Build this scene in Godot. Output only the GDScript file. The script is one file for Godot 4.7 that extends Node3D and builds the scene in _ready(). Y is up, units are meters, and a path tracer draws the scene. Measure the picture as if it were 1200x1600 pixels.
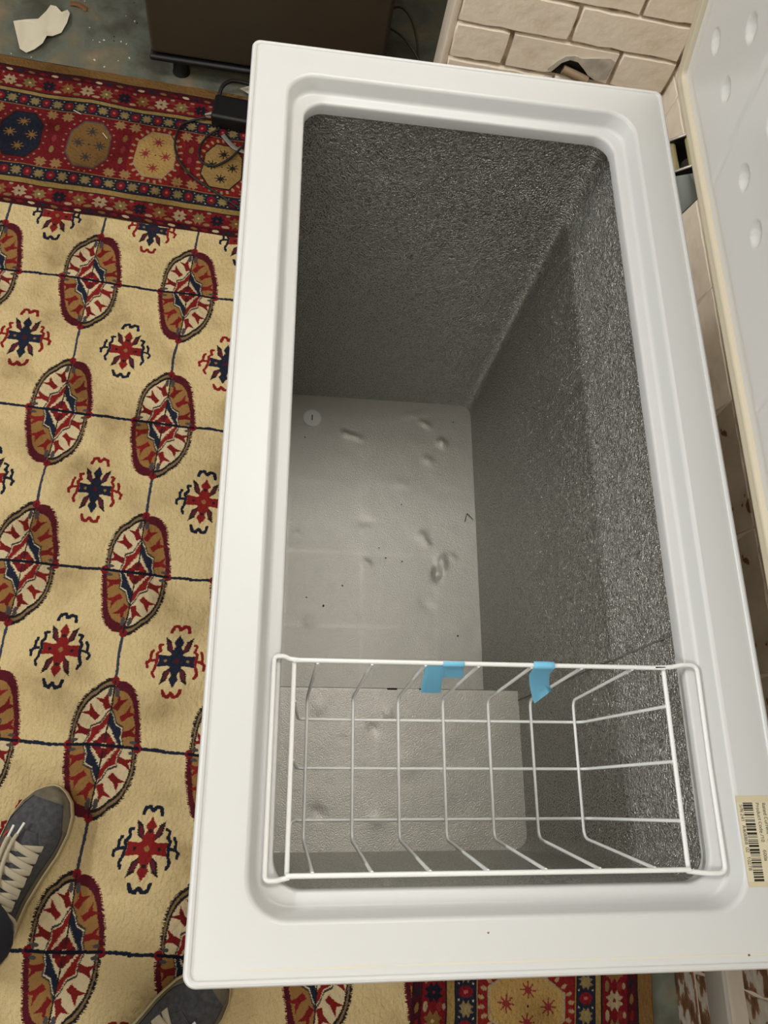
extends Node3D
# A small chest freezer with its lid open, standing on a patterned rug beside a painted brick wall.

const W := 0.4968      # freezer, across
const L := 0.945       # freezer, along
const TOP := 0.85      # freezer rim height
var rng := RandomNumberGenerator.new()
var taken := {}
var M := {}

# ------------------------------------------------------------------ mesh building
class MB:
	var v := PackedVector3Array()
	var uv := PackedVector2Array()
	var uv2 := PackedVector2Array()
	var g := PackedInt32Array()
	var group := 0
	func tri(a: Vector3, b: Vector3, c: Vector3, gr := -1, ua := Vector2.ZERO, ub := Vector2.ZERO, uc := Vector2.ZERO) -> void:
		if (b - a).cross(c - a).length_squared() < 1e-18:
			return
		v.append(a); v.append(b); v.append(c)
		uv.append(ua); uv.append(ub); uv.append(uc)
		g.append(gr if gr >= 0 else group)
	func quad(a: Vector3, b: Vector3, c: Vector3, d: Vector3, gr := -1) -> void:
		tri(a, b, c, gr)
		tri(a, c, d, gr)
	func flip(from: int) -> void:
		for i in range(from, v.size(), 3):
			var t := v[i + 1]; v[i + 1] = v[i + 2]; v[i + 2] = t
			var s := uv[i + 1]; uv[i + 1] = uv[i + 2]; uv[i + 2] = s
	# turn everything added since «from» so that its front faces look outward
	func outward(from: int) -> void:
		if v.size() <= from:
			return
		var c := Vector3.ZERO
		for i in range(from, v.size()):
			c += v[i]
		c /= float(v.size() - from)
		var s := 0.0
		for i in range(from, v.size(), 3):
			s += (v[i] - c).dot((v[i + 1] - c).cross(v[i + 2] - c))
		if s > 0.0:
			flip(from)
	# turn everything added since «from» so that on the whole it faces along «dir», or towards the point
	func facing(from: int, p: Vector3) -> void:
		var s := 0.0
		for i in range(from, v.size(), 3):
			s += (v[i + 1] - v[i]).cross(v[i + 2] - v[i]).dot(p - v[i])
		if s > 0.0:
			flip(from)
	func loft(loops: Array, cap0 := true, cap1 := true, soft := 0.8, closed := true) -> void:
		var from := v.size()
		var n: int = loops[0].size()
		var gr := group
		for i in range(loops.size() - 1):
			var a: PackedVector3Array = loops[i]
			var b: PackedVector3Array = loops[i + 1]
			if i > 0:
				var p: PackedVector3Array = loops[i - 1]
				var d0 := (a[0] - p[0]).normalized()
				var d1 := (b[0] - a[0]).normalized()
				if d0.dot(d1) < soft:
					gr += 1
			for j in range(n if closed else n - 1):
				var k := (j + 1) % n
				quad(a[j], b[j], b[k], a[k], gr)
		gr += 1
		if cap0: fan(loops[0], gr)
		if cap1: fan(loops[loops.size() - 1], gr + 1, true)
		group = gr + 2
		if cap0 and cap1: outward(from)
	func fan(loop: PackedVector3Array, gr: int, rev := false) -> void:
		var c := Vector3.ZERO
		for p in loop: c += p
		c /= float(loop.size())
		for j in loop.size():
			var k := (j + 1) % loop.size()
			if rev: tri(c, loop[k], loop[j], gr)
			else: tri(c, loop[j], loop[k], gr)
	func tube(pts: PackedVector3Array, r: float, n := 8, r2 := -1.0, closed := false) -> void:
		var loops: Array = []
		var m := pts.size()
		var up := Vector3.ZERO
		for i in m:
			var d: Vector3
			if closed:
				d = pts[(i + 1) % m] - pts[(i - 1 + m) % m]
			else:
				d = pts[mini(i + 1, m - 1)] - pts[maxi(i - 1, 0)]
			d = d.normalized()
			if i == 0:
				up = d.cross(Vector3.UP if absf(d.y) < 0.9 else Vector3.RIGHT).normalized()
			else:
				up = (up - d * up.dot(d)).normalized()
			var sd := d.cross(up)
			var rr := r if r2 < 0.0 else lerpf(r, r2, float(i) / float(m - 1))
			var lp := PackedVector3Array()
			for k in n:
				var a := TAU * float(k) / float(n)
				lp.append(pts[i] + (up * cos(a) + sd * sin(a)) * rr)
			loops.append(lp)
		if closed:
			loops.append(loops[0])
			var from := v.size()
			loft(loops, false, false, -1.0)
			outward(from)
		else:
			loft(loops, true, true, -1.0)
	# flat band along a path, «across» its half-width vectors, thickness t
	func band(pts: PackedVector3Array, across: PackedVector3Array, t: float) -> void:
		var loops: Array = []
		var m := pts.size()
		for i in m:
			var d := (pts[mini(i + 1, m - 1)] - pts[maxi(i - 1, 0)]).normalized()
			var a: Vector3 = across[mini(i, across.size() - 1)]
			var nn := d.cross(a).normalized() * t * 0.5
			var an := a.normalized() * t * 0.5
			loops.append(PackedVector3Array([pts[i] - a + nn, pts[i] - a * 0.5 + nn * 1.5, pts[i] + a * 0.5 + nn * 1.5, pts[i] + a + nn, pts[i] + a + an, pts[i] + a - nn, pts[i] - a - nn, pts[i] - a - an]))
		loft(loops, true, true, -1.0)
	func box(a: Vector3, b: Vector3, r := 0.0, n := 2) -> void:
		# upright box from corner a to corner b, edges rounded by r
		if r <= 0.0:
			r = 0.0004
		var loops: Array = []
		for i in n + 1:
			var t := PI / 2.0 * float(i) / float(n)
			loops.append(MB.rr(a.x + r * (1.0 - sin(t)), b.x - r * (1.0 - sin(t)), a.z + r * (1.0 - sin(t)), b.z - r * (1.0 - sin(t)), a.y + r * (1.0 - cos(t)), maxf(r * sin(t), 0.0002), n))
		for i in n + 1:
			var t := PI / 2.0 * float(n - i) / float(n)
			loops.append(MB.rr(a.x + r * (1.0 - sin(t)), b.x - r * (1.0 - sin(t)), a.z + r * (1.0 - sin(t)), b.z - r * (1.0 - sin(t)), b.y - r * (1.0 - cos(t)), maxf(r * sin(t), 0.0002), n))
		loft(loops, true, true, 0.7)
	static func rr(x0: float, x1: float, z0: float, z1: float, y: float, r: float, n := 6) -> PackedVector3Array:
		var lp := PackedVector3Array()
		r = minf(r, minf(x1 - x0, z1 - z0) * 0.499)
		var cs := [Vector2(x1 - r, z0 + r), Vector2(x1 - r, z1 - r), Vector2(x0 + r, z1 - r), Vector2(x0 + r, z0 + r)]
		for q in 4:
			for i in n + 1:
				var a := -PI / 2.0 + PI / 2.0 * (float(q) + float(i) / float(n))
				lp.append(Vector3(cs[q].x + cos(a) * r, y, cs[q].y + sin(a) * r))
		return lp
	func mesh() -> ArrayMesh:
		var st := SurfaceTool.new()
		st.begin(Mesh.PRIMITIVE_TRIANGLES)
		var two := uv2.size() == v.size()
		for i in v.size():
			st.set_smooth_group(g[i / 3])
			st.set_uv(uv[i])
			if two: st.set_uv2(uv2[i])
			st.add_vertex(v[i])
		st.generate_normals()
		st.index()
		return st.commit()

func numbered(called: String) -> String:
	var n: int = taken.get(called, 0)
	taken[called] = n + 1
	return called if n == 0 else "%s_%03d" % [called, n]

func obj(called: String, mb: Variant, m: Material, parent: Node = self) -> MeshInstance3D:
	var o := MeshInstance3D.new()
	o.mesh = mb.mesh() if mb is MB else mb
	o.material_override = m
	if parent == self:
		o.name = numbered(called)
	else:
		var k := 0
		var nm := called
		while parent.has_node(NodePath(nm)):
			k += 1
			nm = "%s_%03d" % [called, k]
		o.name = nm
	parent.add_child(o, true)
	return o

func tag(o: Node, label: String, category: String, group := "") -> Node:
	o.set_meta("label", label)
	o.set_meta("category", category)
	if group != "": o.set_meta("group", group)
	return o

func thing(called: String, label: String, category: String, at := Vector3.ZERO, turn := 0.0, group := "") -> Node3D:
	var o := Node3D.new()
	o.name = numbered(called)
	add_child(o)
	o.position = at
	o.rotation.y = turn
	tag(o, label, category, group)
	return o

func struct(called: String, mb: Variant, m: Material) -> MeshInstance3D:
	var o := obj(called, mb, m)
	o.set_meta("kind", "structure")
	return o

func smooth_path(pts: Array, r: float, n := 5) -> PackedVector3Array:
	# a polyline with its corners rounded
	var out := PackedVector3Array([pts[0]])
	for i in range(1, pts.size() - 1):
		var p: Vector3 = pts[i]
		var a: Vector3 = pts[i - 1] - p
		var b: Vector3 = pts[i + 1] - p
		var q := minf(r, minf(a.length(), b.length()) * 0.45)
		var s := p + a.normalized() * q
		var e := p + b.normalized() * q
		for k in n + 1:
			var t := float(k) / float(n)
			out.append(s.lerp(p, t).lerp(p.lerp(e, t), t))
	out.append(pts[pts.size() - 1])
	return out

func spline(pts: Array, step := 0.006) -> PackedVector3Array:
	var c := Curve3D.new()
	for i in pts.size():
		var t: Vector3 = (pts[mini(i + 1, pts.size() - 1)] - pts[maxi(i - 1, 0)]) / 6.0
		c.add_point(pts[i], -t, t)
	c.bake_interval = step
	return c.get_baked_points()

# ------------------------------------------------------------------ materials
func mat(c: Color, rough := 0.6, metal := 0.0) -> StandardMaterial3D:
	var m := StandardMaterial3D.new()
	m.albedo_color = c
	m.roughness = rough
	m.metallic = metal
	return m

func noise_tex(freq: float, ramp: Array, size := 256, kind := FastNoiseLite.TYPE_SIMPLEX_SMOOTH, oct := 4, sd := 1, normal := 0.0, ridged := false) -> NoiseTexture2D:
	var n := FastNoiseLite.new()
	n.noise_type = kind
	n.frequency = freq
	n.fractal_octaves = oct
	n.seed = sd
	if ridged: n.fractal_type = FastNoiseLite.FRACTAL_RIDGED
	var t := NoiseTexture2D.new()
	t.width = size
	t.height = size
	t.seamless = true
	t.noise = n
	if normal > 0.0:
		t.as_normal_map = true
		t.bump_strength = normal
	elif ramp.size() > 0:
		var gr := Gradient.new()
		var offs := PackedFloat32Array()
		var cols := PackedColorArray()
		for r in ramp:
			offs.append(r[0])
			cols.append(r[1])
		gr.offsets = offs
		gr.colors = cols
		t.color_ramp = gr
	return t

func tri_map(m: StandardMaterial3D, scale: float, world := false) -> StandardMaterial3D:
	m.uv1_triplanar = true
	m.uv1_world_triplanar = world
	m.uv1_scale = Vector3.ONE * scale
	return m

func make_materials() -> void:
	# freezer enamel and plastic
	M.enamel = mat(Color(0.82, 0.82, 0.81), 0.32)
	M.frame = mat(Color(0.757, 0.757, 0.748), 0.40)
	M.lid_panel = mat(Color(0.86, 0.85, 0.83), 0.28)
	M.gasket = mat(Color(0.785, 0.74, 0.645), 0.5)
	M.wire = mat(Color(0.86, 0.86, 0.845), 0.3)
	# embossed aluminium lining
	M.liner = tri_map(mat(Color(0.84, 0.835, 0.815), 0.30, 0.88), 5.0)
	M.liner.normal_enabled = true
	M.liner.normal_texture = noise_tex(0.030, [], 1024, FastNoiseLite.TYPE_SIMPLEX_SMOOTH, 2, 7, 9.0, true)
	M.liner.normal_scale = 2.4
	M.liner.albedo_texture = noise_tex(0.030, [[0.0, Color(0.70, 0.70, 0.69)], [0.55, Color(0.78, 0.78, 0.77)], [0.8, Color(0.96, 0.96, 0.95)], [1.0, Color(1, 1, 1)]], 1024, FastNoiseLite.TYPE_SIMPLEX_SMOOTH, 2, 7, 0.0, true)
	M.liner_floor = tri_map(mat(Color(0.80, 0.785, 0.75), 0.50, 0.65), 7.0)
	M.liner_floor.normal_enabled = true
	M.liner_floor.normal_texture = M.liner.normal_texture
	M.liner_floor.normal_scale = 0.35
	M.seam = mat(Color(0.50, 0.49, 0.47), 0.5, 0.5)
	M.plug = mat(Color(0.93, 0.93, 0.92), 0.45)
	M.slot = mat(Color(0.35, 0.35, 0.34), 0.6)
	M.tape = mat(Color(0.45, 0.72, 0.84), 0.75)
	M.tape.backlight_enabled = true
	M.tape.backlight = Color(0.18, 0.33, 0.40)
	M.label_paper = mat(Color(0.78, 0.74, 0.63), 0.6)
	M.grime = mat(Color(0.775, 0.76, 0.70), 0.6)
	M.ink = mat(Color(0.13, 0.12, 0.10), 0.7)
	M.steel = mat(Color(0.52, 0.54, 0.52), 0.45, 0.5)
	M.steel_edge = mat(Color(0.82, 0.80, 0.76), 0.35, 0.6)
	M.brass = mat(Color(0.78, 0.73, 0.54), 0.4, 0.3)
	M.black = mat(Color(0.025, 0.025, 0.025), 0.5)
	M.black_rubber = mat(Color(0.03, 0.028, 0.027), 0.6)
	# brown appliance
	M.brown = tri_map(mat(Color(0.235, 0.212, 0.165), 0.38), 3.0)
	M.brown.roughness_texture = noise_tex(0.02, [[0.0, Color(0.75, 0.75, 0.75)], [1.0, Color(1, 1, 1)]], 128)
	M.brown_dark = mat(Color(0.09, 0.075, 0.06), 0.5)
	# walls
	M.brick_paint = tri_map(mat(Color(1, 1, 1), 0.75), 2.2)
	M.brick_paint.albedo_texture = noise_tex(0.012, [[0.0, Color(0.83, 0.77, 0.68)], [0.3, Color(0.87, 0.82, 0.745)], [0.6, Color(0.885, 0.835, 0.76)], [1.0, Color(0.90, 0.855, 0.785)]], 512, FastNoiseLite.TYPE_SIMPLEX_SMOOTH, 5, 3)
	M.brick_paint.normal_enabled = true
	M.brick_paint.normal_texture = noise_tex(0.03, [], 512, FastNoiseLite.TYPE_SIMPLEX_SMOOTH, 5, 5, 6.0)
	M.brick_paint.normal_scale = 0.12
	M.mortar = tri_map(mat(Color(1, 1, 1), 0.9), 3.0)
	M.mortar.albedo_texture = noise_tex(0.03, [[0.0, Color(0.30, 0.24, 0.17)], [0.35, Color(0.52, 0.45, 0.35)], [0.55, Color(0.74, 0.68, 0.58)], [1.0, Color(0.80, 0.74, 0.65)]], 256, FastNoiseLite.TYPE_SIMPLEX_SMOOTH, 5, 9)
	M.flaking = tri_map(mat(Color(1, 1, 1), 0.85), 2.0)
	M.flaking.albedo_texture = noise_tex(0.010, [[0.0, Color(0.30, 0.19, 0.10)], [0.30, Color(0.36, 0.24, 0.13)], [0.33, Color(0.62, 0.57, 0.49)], [0.6, Color(0.66, 0.615, 0.535)], [1.0, Color(0.70, 0.65, 0.57)]], 512, FastNoiseLite.TYPE_SIMPLEX_SMOOTH, 5, 21)
	M.peeled = tri_map(mat(Color(1, 1, 1), 0.9), 2.6)
	M.peeled.uv1_scale = Vector3(2.6, 5.0, 1.4)
	M.peeled.albedo_texture = noise_tex(0.014, [[0.0, Color(0.22, 0.13, 0.07)], [0.35, Color(0.38, 0.25, 0.14)], [0.50, Color(0.46, 0.34, 0.22)], [0.53, Color(0.62, 0.58, 0.52)], [1.0, Color(0.70, 0.68, 0.63)]], 512, FastNoiseLite.TYPE_SIMPLEX_SMOOTH, 6, 33)
	M.grey_paint = mat(Color(0.56, 0.54, 0.50), 0.7)
	M.wall_plain = mat(Color(0.80, 0.785, 0.75), 0.9)
	M.ceiling = mat(Color(0.80, 0.78, 0.74), 0.9)
	M.cement = tri_map(mat(Color(1, 1, 1), 0.95), 6.0)
	M.cement.albedo_texture = noise_tex(0.03, [[0.0, Color(0.56, 0.54, 0.50)], [1.0, Color(0.76, 0.72, 0.65)]], 128, FastNoiseLite.TYPE_SIMPLEX_SMOOTH, 4, 13)
	M.floor = tri_map(mat(Color(1, 1, 1), 0.85), 0.9, true)
	M.floor.albedo_texture = noise_tex(0.006, [[0.0, Color(0.24, 0.225, 0.18)], [0.35, Color(0.32, 0.325, 0.275)], [0.5, Color(0.36, 0.37, 0.325)], [0.62, Color(0.38, 0.365, 0.30)], [0.8, Color(0.44, 0.395, 0.31)], [1.0, Color(0.50, 0.44, 0.35)]], 1024, FastNoiseLite.TYPE_SIMPLEX_SMOOTH, 6, 41)
	M.floor.normal_enabled = true
	M.floor.normal_texture = noise_tex(0.03, [], 512, FastNoiseLite.TYPE_SIMPLEX_SMOOTH, 5, 43, 5.0)
	M.floor.normal_scale = 0.4
	M.paper = mat(Color(0.80, 0.76, 0.66), 0.85)
	M.leaf = mat(Color(0.46, 0.30, 0.15), 0.8)
	M.chip = mat(Color(0.80, 0.78, 0.68), 0.5)
	M.chip_dark = mat(Color(0.10, 0.08, 0.06), 0.8)
	M.cable_green = mat(Color(0.20, 0.19, 0.10), 0.5)
	M.white_cable = mat(Color(0.80, 0.79, 0.75), 0.5)
	M.copper = mat(Color(0.55, 0.47, 0.38), 0.6, 0.2)
	# shoes
	M.upper = tri_map(mat(Color(1, 1, 1), 0.9), 12.0)
	M.upper.albedo_texture = noise_tex(0.03, [[0.0, Color(0.19, 0.195, 0.205)], [0.6, Color(0.27, 0.27, 0.275)], [1.0, Color(0.34, 0.33, 0.315)]], 256, FastNoiseLite.TYPE_SIMPLEX_SMOOTH, 5, 51)
	M.rand = tri_map(mat(Color(1, 1, 1), 0.85), 10.0)
	M.rand.albedo_texture = noise_tex(0.03, [[0.0, Color(0.30, 0.27, 0.22)], [1.0, Color(0.50, 0.46, 0.38)]], 128, FastNoiseLite.TYPE_SIMPLEX_SMOOTH, 4, 53)
	M.sole = mat(Color(0.70, 0.64, 0.49), 0.7)
	M.lace = mat(Color(0.70, 0.655, 0.56), 0.9)
	M.aglet = mat(Color(0.88, 0.87, 0.84), 0.35)
	M.red = mat(Color(0.78, 0.20, 0.10), 0.7)
	M.dark_cloth = mat(Color(0.06, 0.065, 0.08), 0.9)
	M.jeans = mat(Color(0.07, 0.11, 0.19), 0.9)
	M.tube_glass = mat(Color(1, 1, 1), 0.4)
	M.tube_glass.emission_enabled = true
	M.tube_glass.emission = Color(1.0, 0.95, 0.87)
	M.tube_glass.emission_energy_multiplier = 2.0

# ------------------------------------------------------------------ rug pattern (woven, so it is print on the pile)
const S := 1240.0      # texels per metre
const CREAM := Color(0.77, 0.685, 0.495)
const C_RED := Color(0.47, 0.125, 0.115)
const C_CRIMSON := Color(0.44, 0.10, 0.12)
const C_MAROON := Color(0.30, 0.095, 0.125)
const C_NAVY := Color(0.125, 0.14, 0.19)
const C_TAN := Color(0.53, 0.395, 0.22)
const C_DARK := Color(0.14, 0.12, 0.115)
const C_PALE := Color(0.75, 0.68, 0.53)
const C_KHAKI := Color(0.50, 0.43, 0.27)
var im: Image
var off := Vector2.ZERO

func fill(pts: Array, c: Color, jit := 1) -> void:
	# filled outline in metres about «off», woven row by row
	var p := PackedVector2Array()
	for q in pts:
		p.append((q + off) * S)
	var y0 := 1e9
	var y1 := -1e9
	for q in p:
		y0 = minf(y0, q.y)
		y1 = maxf(y1, q.y)
	for y in range(maxi(0, int(ceilf(y0 - 0.5))), mini(im.get_height() - 1, int(floorf(y1 - 0.5))) + 1):
		var xs := PackedFloat32Array()
		var fy := float(y) + 0.5
		for i in p.size():
			var a := p[i]
			var b := p[(i + 1) % p.size()]
			if (a.y <= fy) != (b.y <= fy):
				xs.append(a.x + (fy - a.y) / (b.y - a.y) * (b.x - a.x))
		xs.sort()
		for k in range(0, xs.size() - 1, 2):
			var l := int(roundf(xs[k])) + (rng.randi_range(-jit, jit) if jit > 0 else 0)
			var r := int(roundf(xs[k + 1])) + (rng.randi_range(-jit, jit) if jit > 0 else 0)
			if r > l:
				im.fill_rect(Rect2i(l, y, r - l, 1), c)

func stroke(pts: Array, w: float, c: Color, wob := 0.0006) -> void:
	for i in range(pts.size() - 1):
		var a: Vector2 = pts[i]
		var b: Vector2 = pts[i + 1]
		var n := maxi(1, int((b - a).length() * S / 1.5))
		for k in n + 1:
			var q: Vector2 = (a.lerp(b, float(k) / float(n)) + off + Vector2(rng.randf_range(-wob, wob), rng.randf_range(-wob, wob))) * S
			var s := maxi(1, int(roundf(w * S * rng.randf_range(0.75, 1.2))))
			im.fill_rect(Rect2i(int(q.x) - s / 2, int(q.y) - s / 2, s, s), c)

func ell(c: Vector2, rx: float, ry: float, col: Color, n := 12, rot := 0.0) -> void:
	var p: Array = []
	for i in n:
		var a := TAU * float(i) / float(n)
		p.append(c + Vector2(cos(a) * rx, sin(a) * ry).rotated(rot))
	fill(p, col)

func sector(q: int, sc: float, rx: float, ry: float) -> Array:
	# one scalloped quarter of the medallion (q: 0 upper left, 1 upper right, 2 lower right, 3 lower left)
	var p: Array = [Vector2.ZERO]
	var a0 := PI + PI / 2.0 * float(q)
	for i in 19:
		var a := a0 + PI / 2.0 * float(i) / 18.0
		var bump := 1.0 + 0.065 * absf(sin(3.0 * (a - a0))) - 0.04
		var sq := 1.0 / pow(pow(absf(cos(a)), 2.25) + pow(absf(sin(a)), 2.25), 1.0 / 2.25)
		p.append(Vector2(cos(a) * rx, sin(a) * ry) * sc * bump * sq)
	return p

func medallion() -> void:
	var rx := 0.060
	var ry := 0.120
	for q in 4:
		var light := q % 2 == 0
		fill(sector(q, 1.0, rx, ry), C_DARK if light else C_MAROON, 3)
		if light:
			fill(sector(q, 0.945, rx, ry), Color(0.46, 0.38, 0.26))
			fill(sector(q, 0.895, rx, ry), C_DARK)
			fill(sector(q, 0.85, rx, ry), C_PALE)
		else:
			fill(sector(q, 0.845, rx, ry), C_TAN)
	for q in 4:
		var sx := -1.0 if q == 0 or q == 3 else 1.0
		var sy := -1.0 if q < 2 else 1.0
		# red sprigs
		for t in [[0.66, 0.20, 0.3], [0.50, 0.47, 0.7], [0.20, 0.64, 1.1]]:
			var c := Vector2(sx * t[0] * rx, sy * t[1] * ry)
			var d: Vector2 = Vector2(sx * cos(t[2]), sy * sin(t[2]))
			var e := Vector2(-d.y, d.x)
			fill([c - d * 0.014 - e * 0.005, c - d * 0.001 - e * 0.004, c + d * 0.014 - e * 0.011, c + d * 0.006, c + d * 0.015 + e * 0.011, c + d * 0.0 + e * 0.006, c - d * 0.014 + e * 0.006], C_RED.darkened(rng.randf() * 0.2))
		# tips by the axes
		ell(Vector2(sx * 0.10 * rx, sy * 0.80 * ry), 0.004, 0.009, C_DARK.lightened(0.15))
		ell(Vector2(sx * 0.82 * rx, sy * 0.07 * ry), 0.006, 0.003, C_DARK.lightened(0.15))
	# inner lozenge
	for q in 4:
		var sx := -1.0 if q == 0 or q == 3 else 1.0
		var sy := -1.0 if q < 2 else 1.0
		var light := q % 2 == 0
		for k in 3:
			var f: float = [1.14, 1.06, 1.0][k]
			var c: Color = [C_DARK.lightened(0.1), C_PALE, C_RED if light else C_NAVY][k]
			fill([Vector2.ZERO, Vector2(sx * 0.50 * rx * f, 0), Vector2(sx * 0.40 * rx * f, sy * 0.13 * ry * f), Vector2(sx * 0.40 * rx * f, sy * 0.25 * ry * f), Vector2(sx * 0.20 * rx * f, sy * 0.30 * ry * f), Vector2(sx * 0.10 * rx * f, sy * 0.42 * ry * f), Vector2(0, sy * 0.50 * ry * f)], c)
	fill([Vector2(-0.40 * rx, 0), Vector2(-0.02 * rx, -0.33 * ry), Vector2(0.40 * rx, 0), Vector2(0.02 * rx, 0.33 * ry)], C_PALE, 2)
	for i in 4:
		var d := Vector2(1, 0).rotated(PI / 2.0 * i)
		ell(Vector2(d.x * 0.011, d.y * 0.013), 0.008, 0.009, C_MAROON.lerp(C_RED, 0.35))
		var e := Vector2(1, 1).rotated(PI / 2.0 * i)
		ell(Vector2(e.x * 0.007, e.y * 0.009), 0.005, 0.006, C_RED)
	ell(Vector2.ZERO, 0.003, 0.003, C_TAN)
	for d in [Vector2(-rx, 0), Vector2(rx, 0), Vector2(0, -ry), Vector2(0, ry)]:
		ell(d * 0.98, 0.007, 0.008, C_CRIMSON)

func flower(a: Color, hook: Color) -> void:
	# a cross of four arms, four leaves between them and hooked scrolls outside
	for k in 4:
		var sx := -1.0 if k % 2 == 0 else 1.0
		var sy := -1.0 if k < 2 else 1.0
		fill([Vector2(sx * 0.006, sy * 0.010), Vector2(sx * 0.020, sy * 0.020), Vector2(sx * 0.025, sy * 0.044), Vector2(sx * 0.014, sy * 0.036)], C_DARK)
		fill([Vector2(sx * 0.006, sy * 0.012), Vector2(sx * 0.017, sy * 0.020), Vector2(sx * 0.021, sy * 0.036), Vector2(sx * 0.013, sy * 0.031)], C_MAROON.lightened(0.04))
	for d in [Vector2(0, -1), Vector2(0, 1)]:
		fill([d * 0.0 + Vector2(-0.012, 0), d * 0.018 + Vector2(-0.010, 0), d * 0.026 + Vector2(-0.005, 0), d * 0.034 + Vector2(-0.009, 0), d * 0.049, d * 0.034 + Vector2(0.009, 0), d * 0.026 + Vector2(0.005, 0), d * 0.018 + Vector2(0.010, 0), Vector2(0.012, 0)], a)
		ell(d * 0.026, 0.004, 0.003, C_DARK)
	for d in [Vector2(-1, 0), Vector2(1, 0)]:
		fill([Vector2(0, -0.011), d * 0.016 + Vector2(0, -0.009), d * 0.035 + Vector2(0, -0.011), d * 0.031, d * 0.035 + Vector2(0, 0.011), d * 0.016 + Vector2(0, 0.009), Vector2(0, 0.011)], a)
		ell(d * 0.020, 0.003, 0.003, C_DARK if a != C_NAVY else C_TAN)
	ell(Vector2.ZERO, 0.004, 0.005, C_TAN if a != C_NAVY else C_MAROON)
	for sy in [-1.0, 1.0]:
		stroke([Vector2(-0.017, sy * 0.054), Vector2(-0.013, sy * 0.064), Vector2(-0.006, sy * 0.066), Vector2(-0.001, sy * 0.059), Vector2(0.006, sy * 0.066), Vector2(0.013, sy * 0.064), Vector2(0.016, sy * 0.054)], 0.005, hook)
	for sx in [-1.0, 1.0]:
		stroke([Vector2(sx * 0.034, 0), Vector2(sx * 0.036, -0.012), Vector2(sx * 0.031, -0.018), Vector2(sx * 0.034, -0.028), Vector2(sx * 0.028, -0.030)], 0.0042, hook)
		stroke([Vector2(sx * 0.034, 0), Vector2(sx * 0.036, 0.012), Vector2(sx * 0.040, 0.022), Vector2(sx * 0.036, 0.030)], 0.0042, hook)
		stroke([Vector2(sx * 0.038, -0.001), Vector2(sx * 0.046, 0), Vector2(sx * 0.046, -0.012), Vector2(sx * 0.043, -0.018)], 0.0042, hook)
		stroke([Vector2(sx * 0.046, 0), Vector2(sx * 0.052, 0.005), Vector2(sx * 0.050, 0.012)], 0.0042, hook)

func speckle(n: int, c: Color, strength: float) -> void:
	for i in n:
		var x := rng.randi_range(0, im.get_width() - 3)
		var y := rng.randi_range(0, im.get_height() - 3)
		im.set_pixel(x, y, im.get_pixel(x, y).lerp(c, rng.randf() * strength))

const PU := 0.208
const PV := 0.321

func field_texture() -> Image:
	im = Image.create(roundi(PU * 2.0 * S), roundi(PV * 2.0 * S), false, Image.FORMAT_RGB8)
	im.fill(CREAM)
	speckle(60000, CREAM.darkened(0.25), 0.5)
	speckle(30000, CREAM.lightened(0.25), 0.5)
	for i in 3:
		for j in 3:
			off = Vector2(float(i) * PU, float(j) * PV)
			stroke([Vector2(-PU * 0.5, 0.001), Vector2(-0.06, 0)], 0.0045, C_NAVY)
			stroke([Vector2(PU * 0.5, -0.001), Vector2(0.06, 0)], 0.0045, C_NAVY)
			stroke([Vector2(-0.001, -PV * 0.5), Vector2(0, -0.118)], 0.0036, C_NAVY.lightened(0.1))
			stroke([Vector2(-0.001, PV * 0.5), Vector2(0, 0.118)], 0.0036, C_NAVY.lightened(0.1))
			medallion()
			stroke([Vector2(-0.06, 0), Vector2(0.06, 0)], 0.004, C_NAVY.darkened(0.3))
			stroke([Vector2(0, -0.118), Vector2(0, -0.012)], 0.0018, C_DARK)
			stroke([Vector2(0, 0.118), Vector2(0, 0.012)], 0.0018, C_DARK)
	for i in 2:
		for j in 2:
			off = Vector2((float(i) + 0.5) * PU, (float(j) + 0.5) * PV)
			if (i + j) % 2 == 0: flower(C_RED, C_NAVY.darkened(0.1))
			else: flower(C_NAVY, C_RED)
	speckle(25000, C_DARK, 0.12)
	return im

func star(c: Vector2, r: float, col: Color) -> void:
	for k in 4:
		var d := Vector2(1, 0).rotated(PI / 4.0 * k)
		stroke([c - d * r, c + d * r], 0.0022, col)

func cross_figure(c: Vector2, r: float, col: Color) -> void:
	for k in 4:
		var d := Vector2(1, 1).normalized().rotated(PI / 2.0 * k)
		var e := Vector2(-d.y, d.x)
		fill([c - e * r * 0.35, c + d * r - e * r * 0.5, c + d * r * 0.8, c + d * r + e * r * 0.5, c + e * r * 0.35], col)

const BW := 0.43
const BP := 0.62

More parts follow.
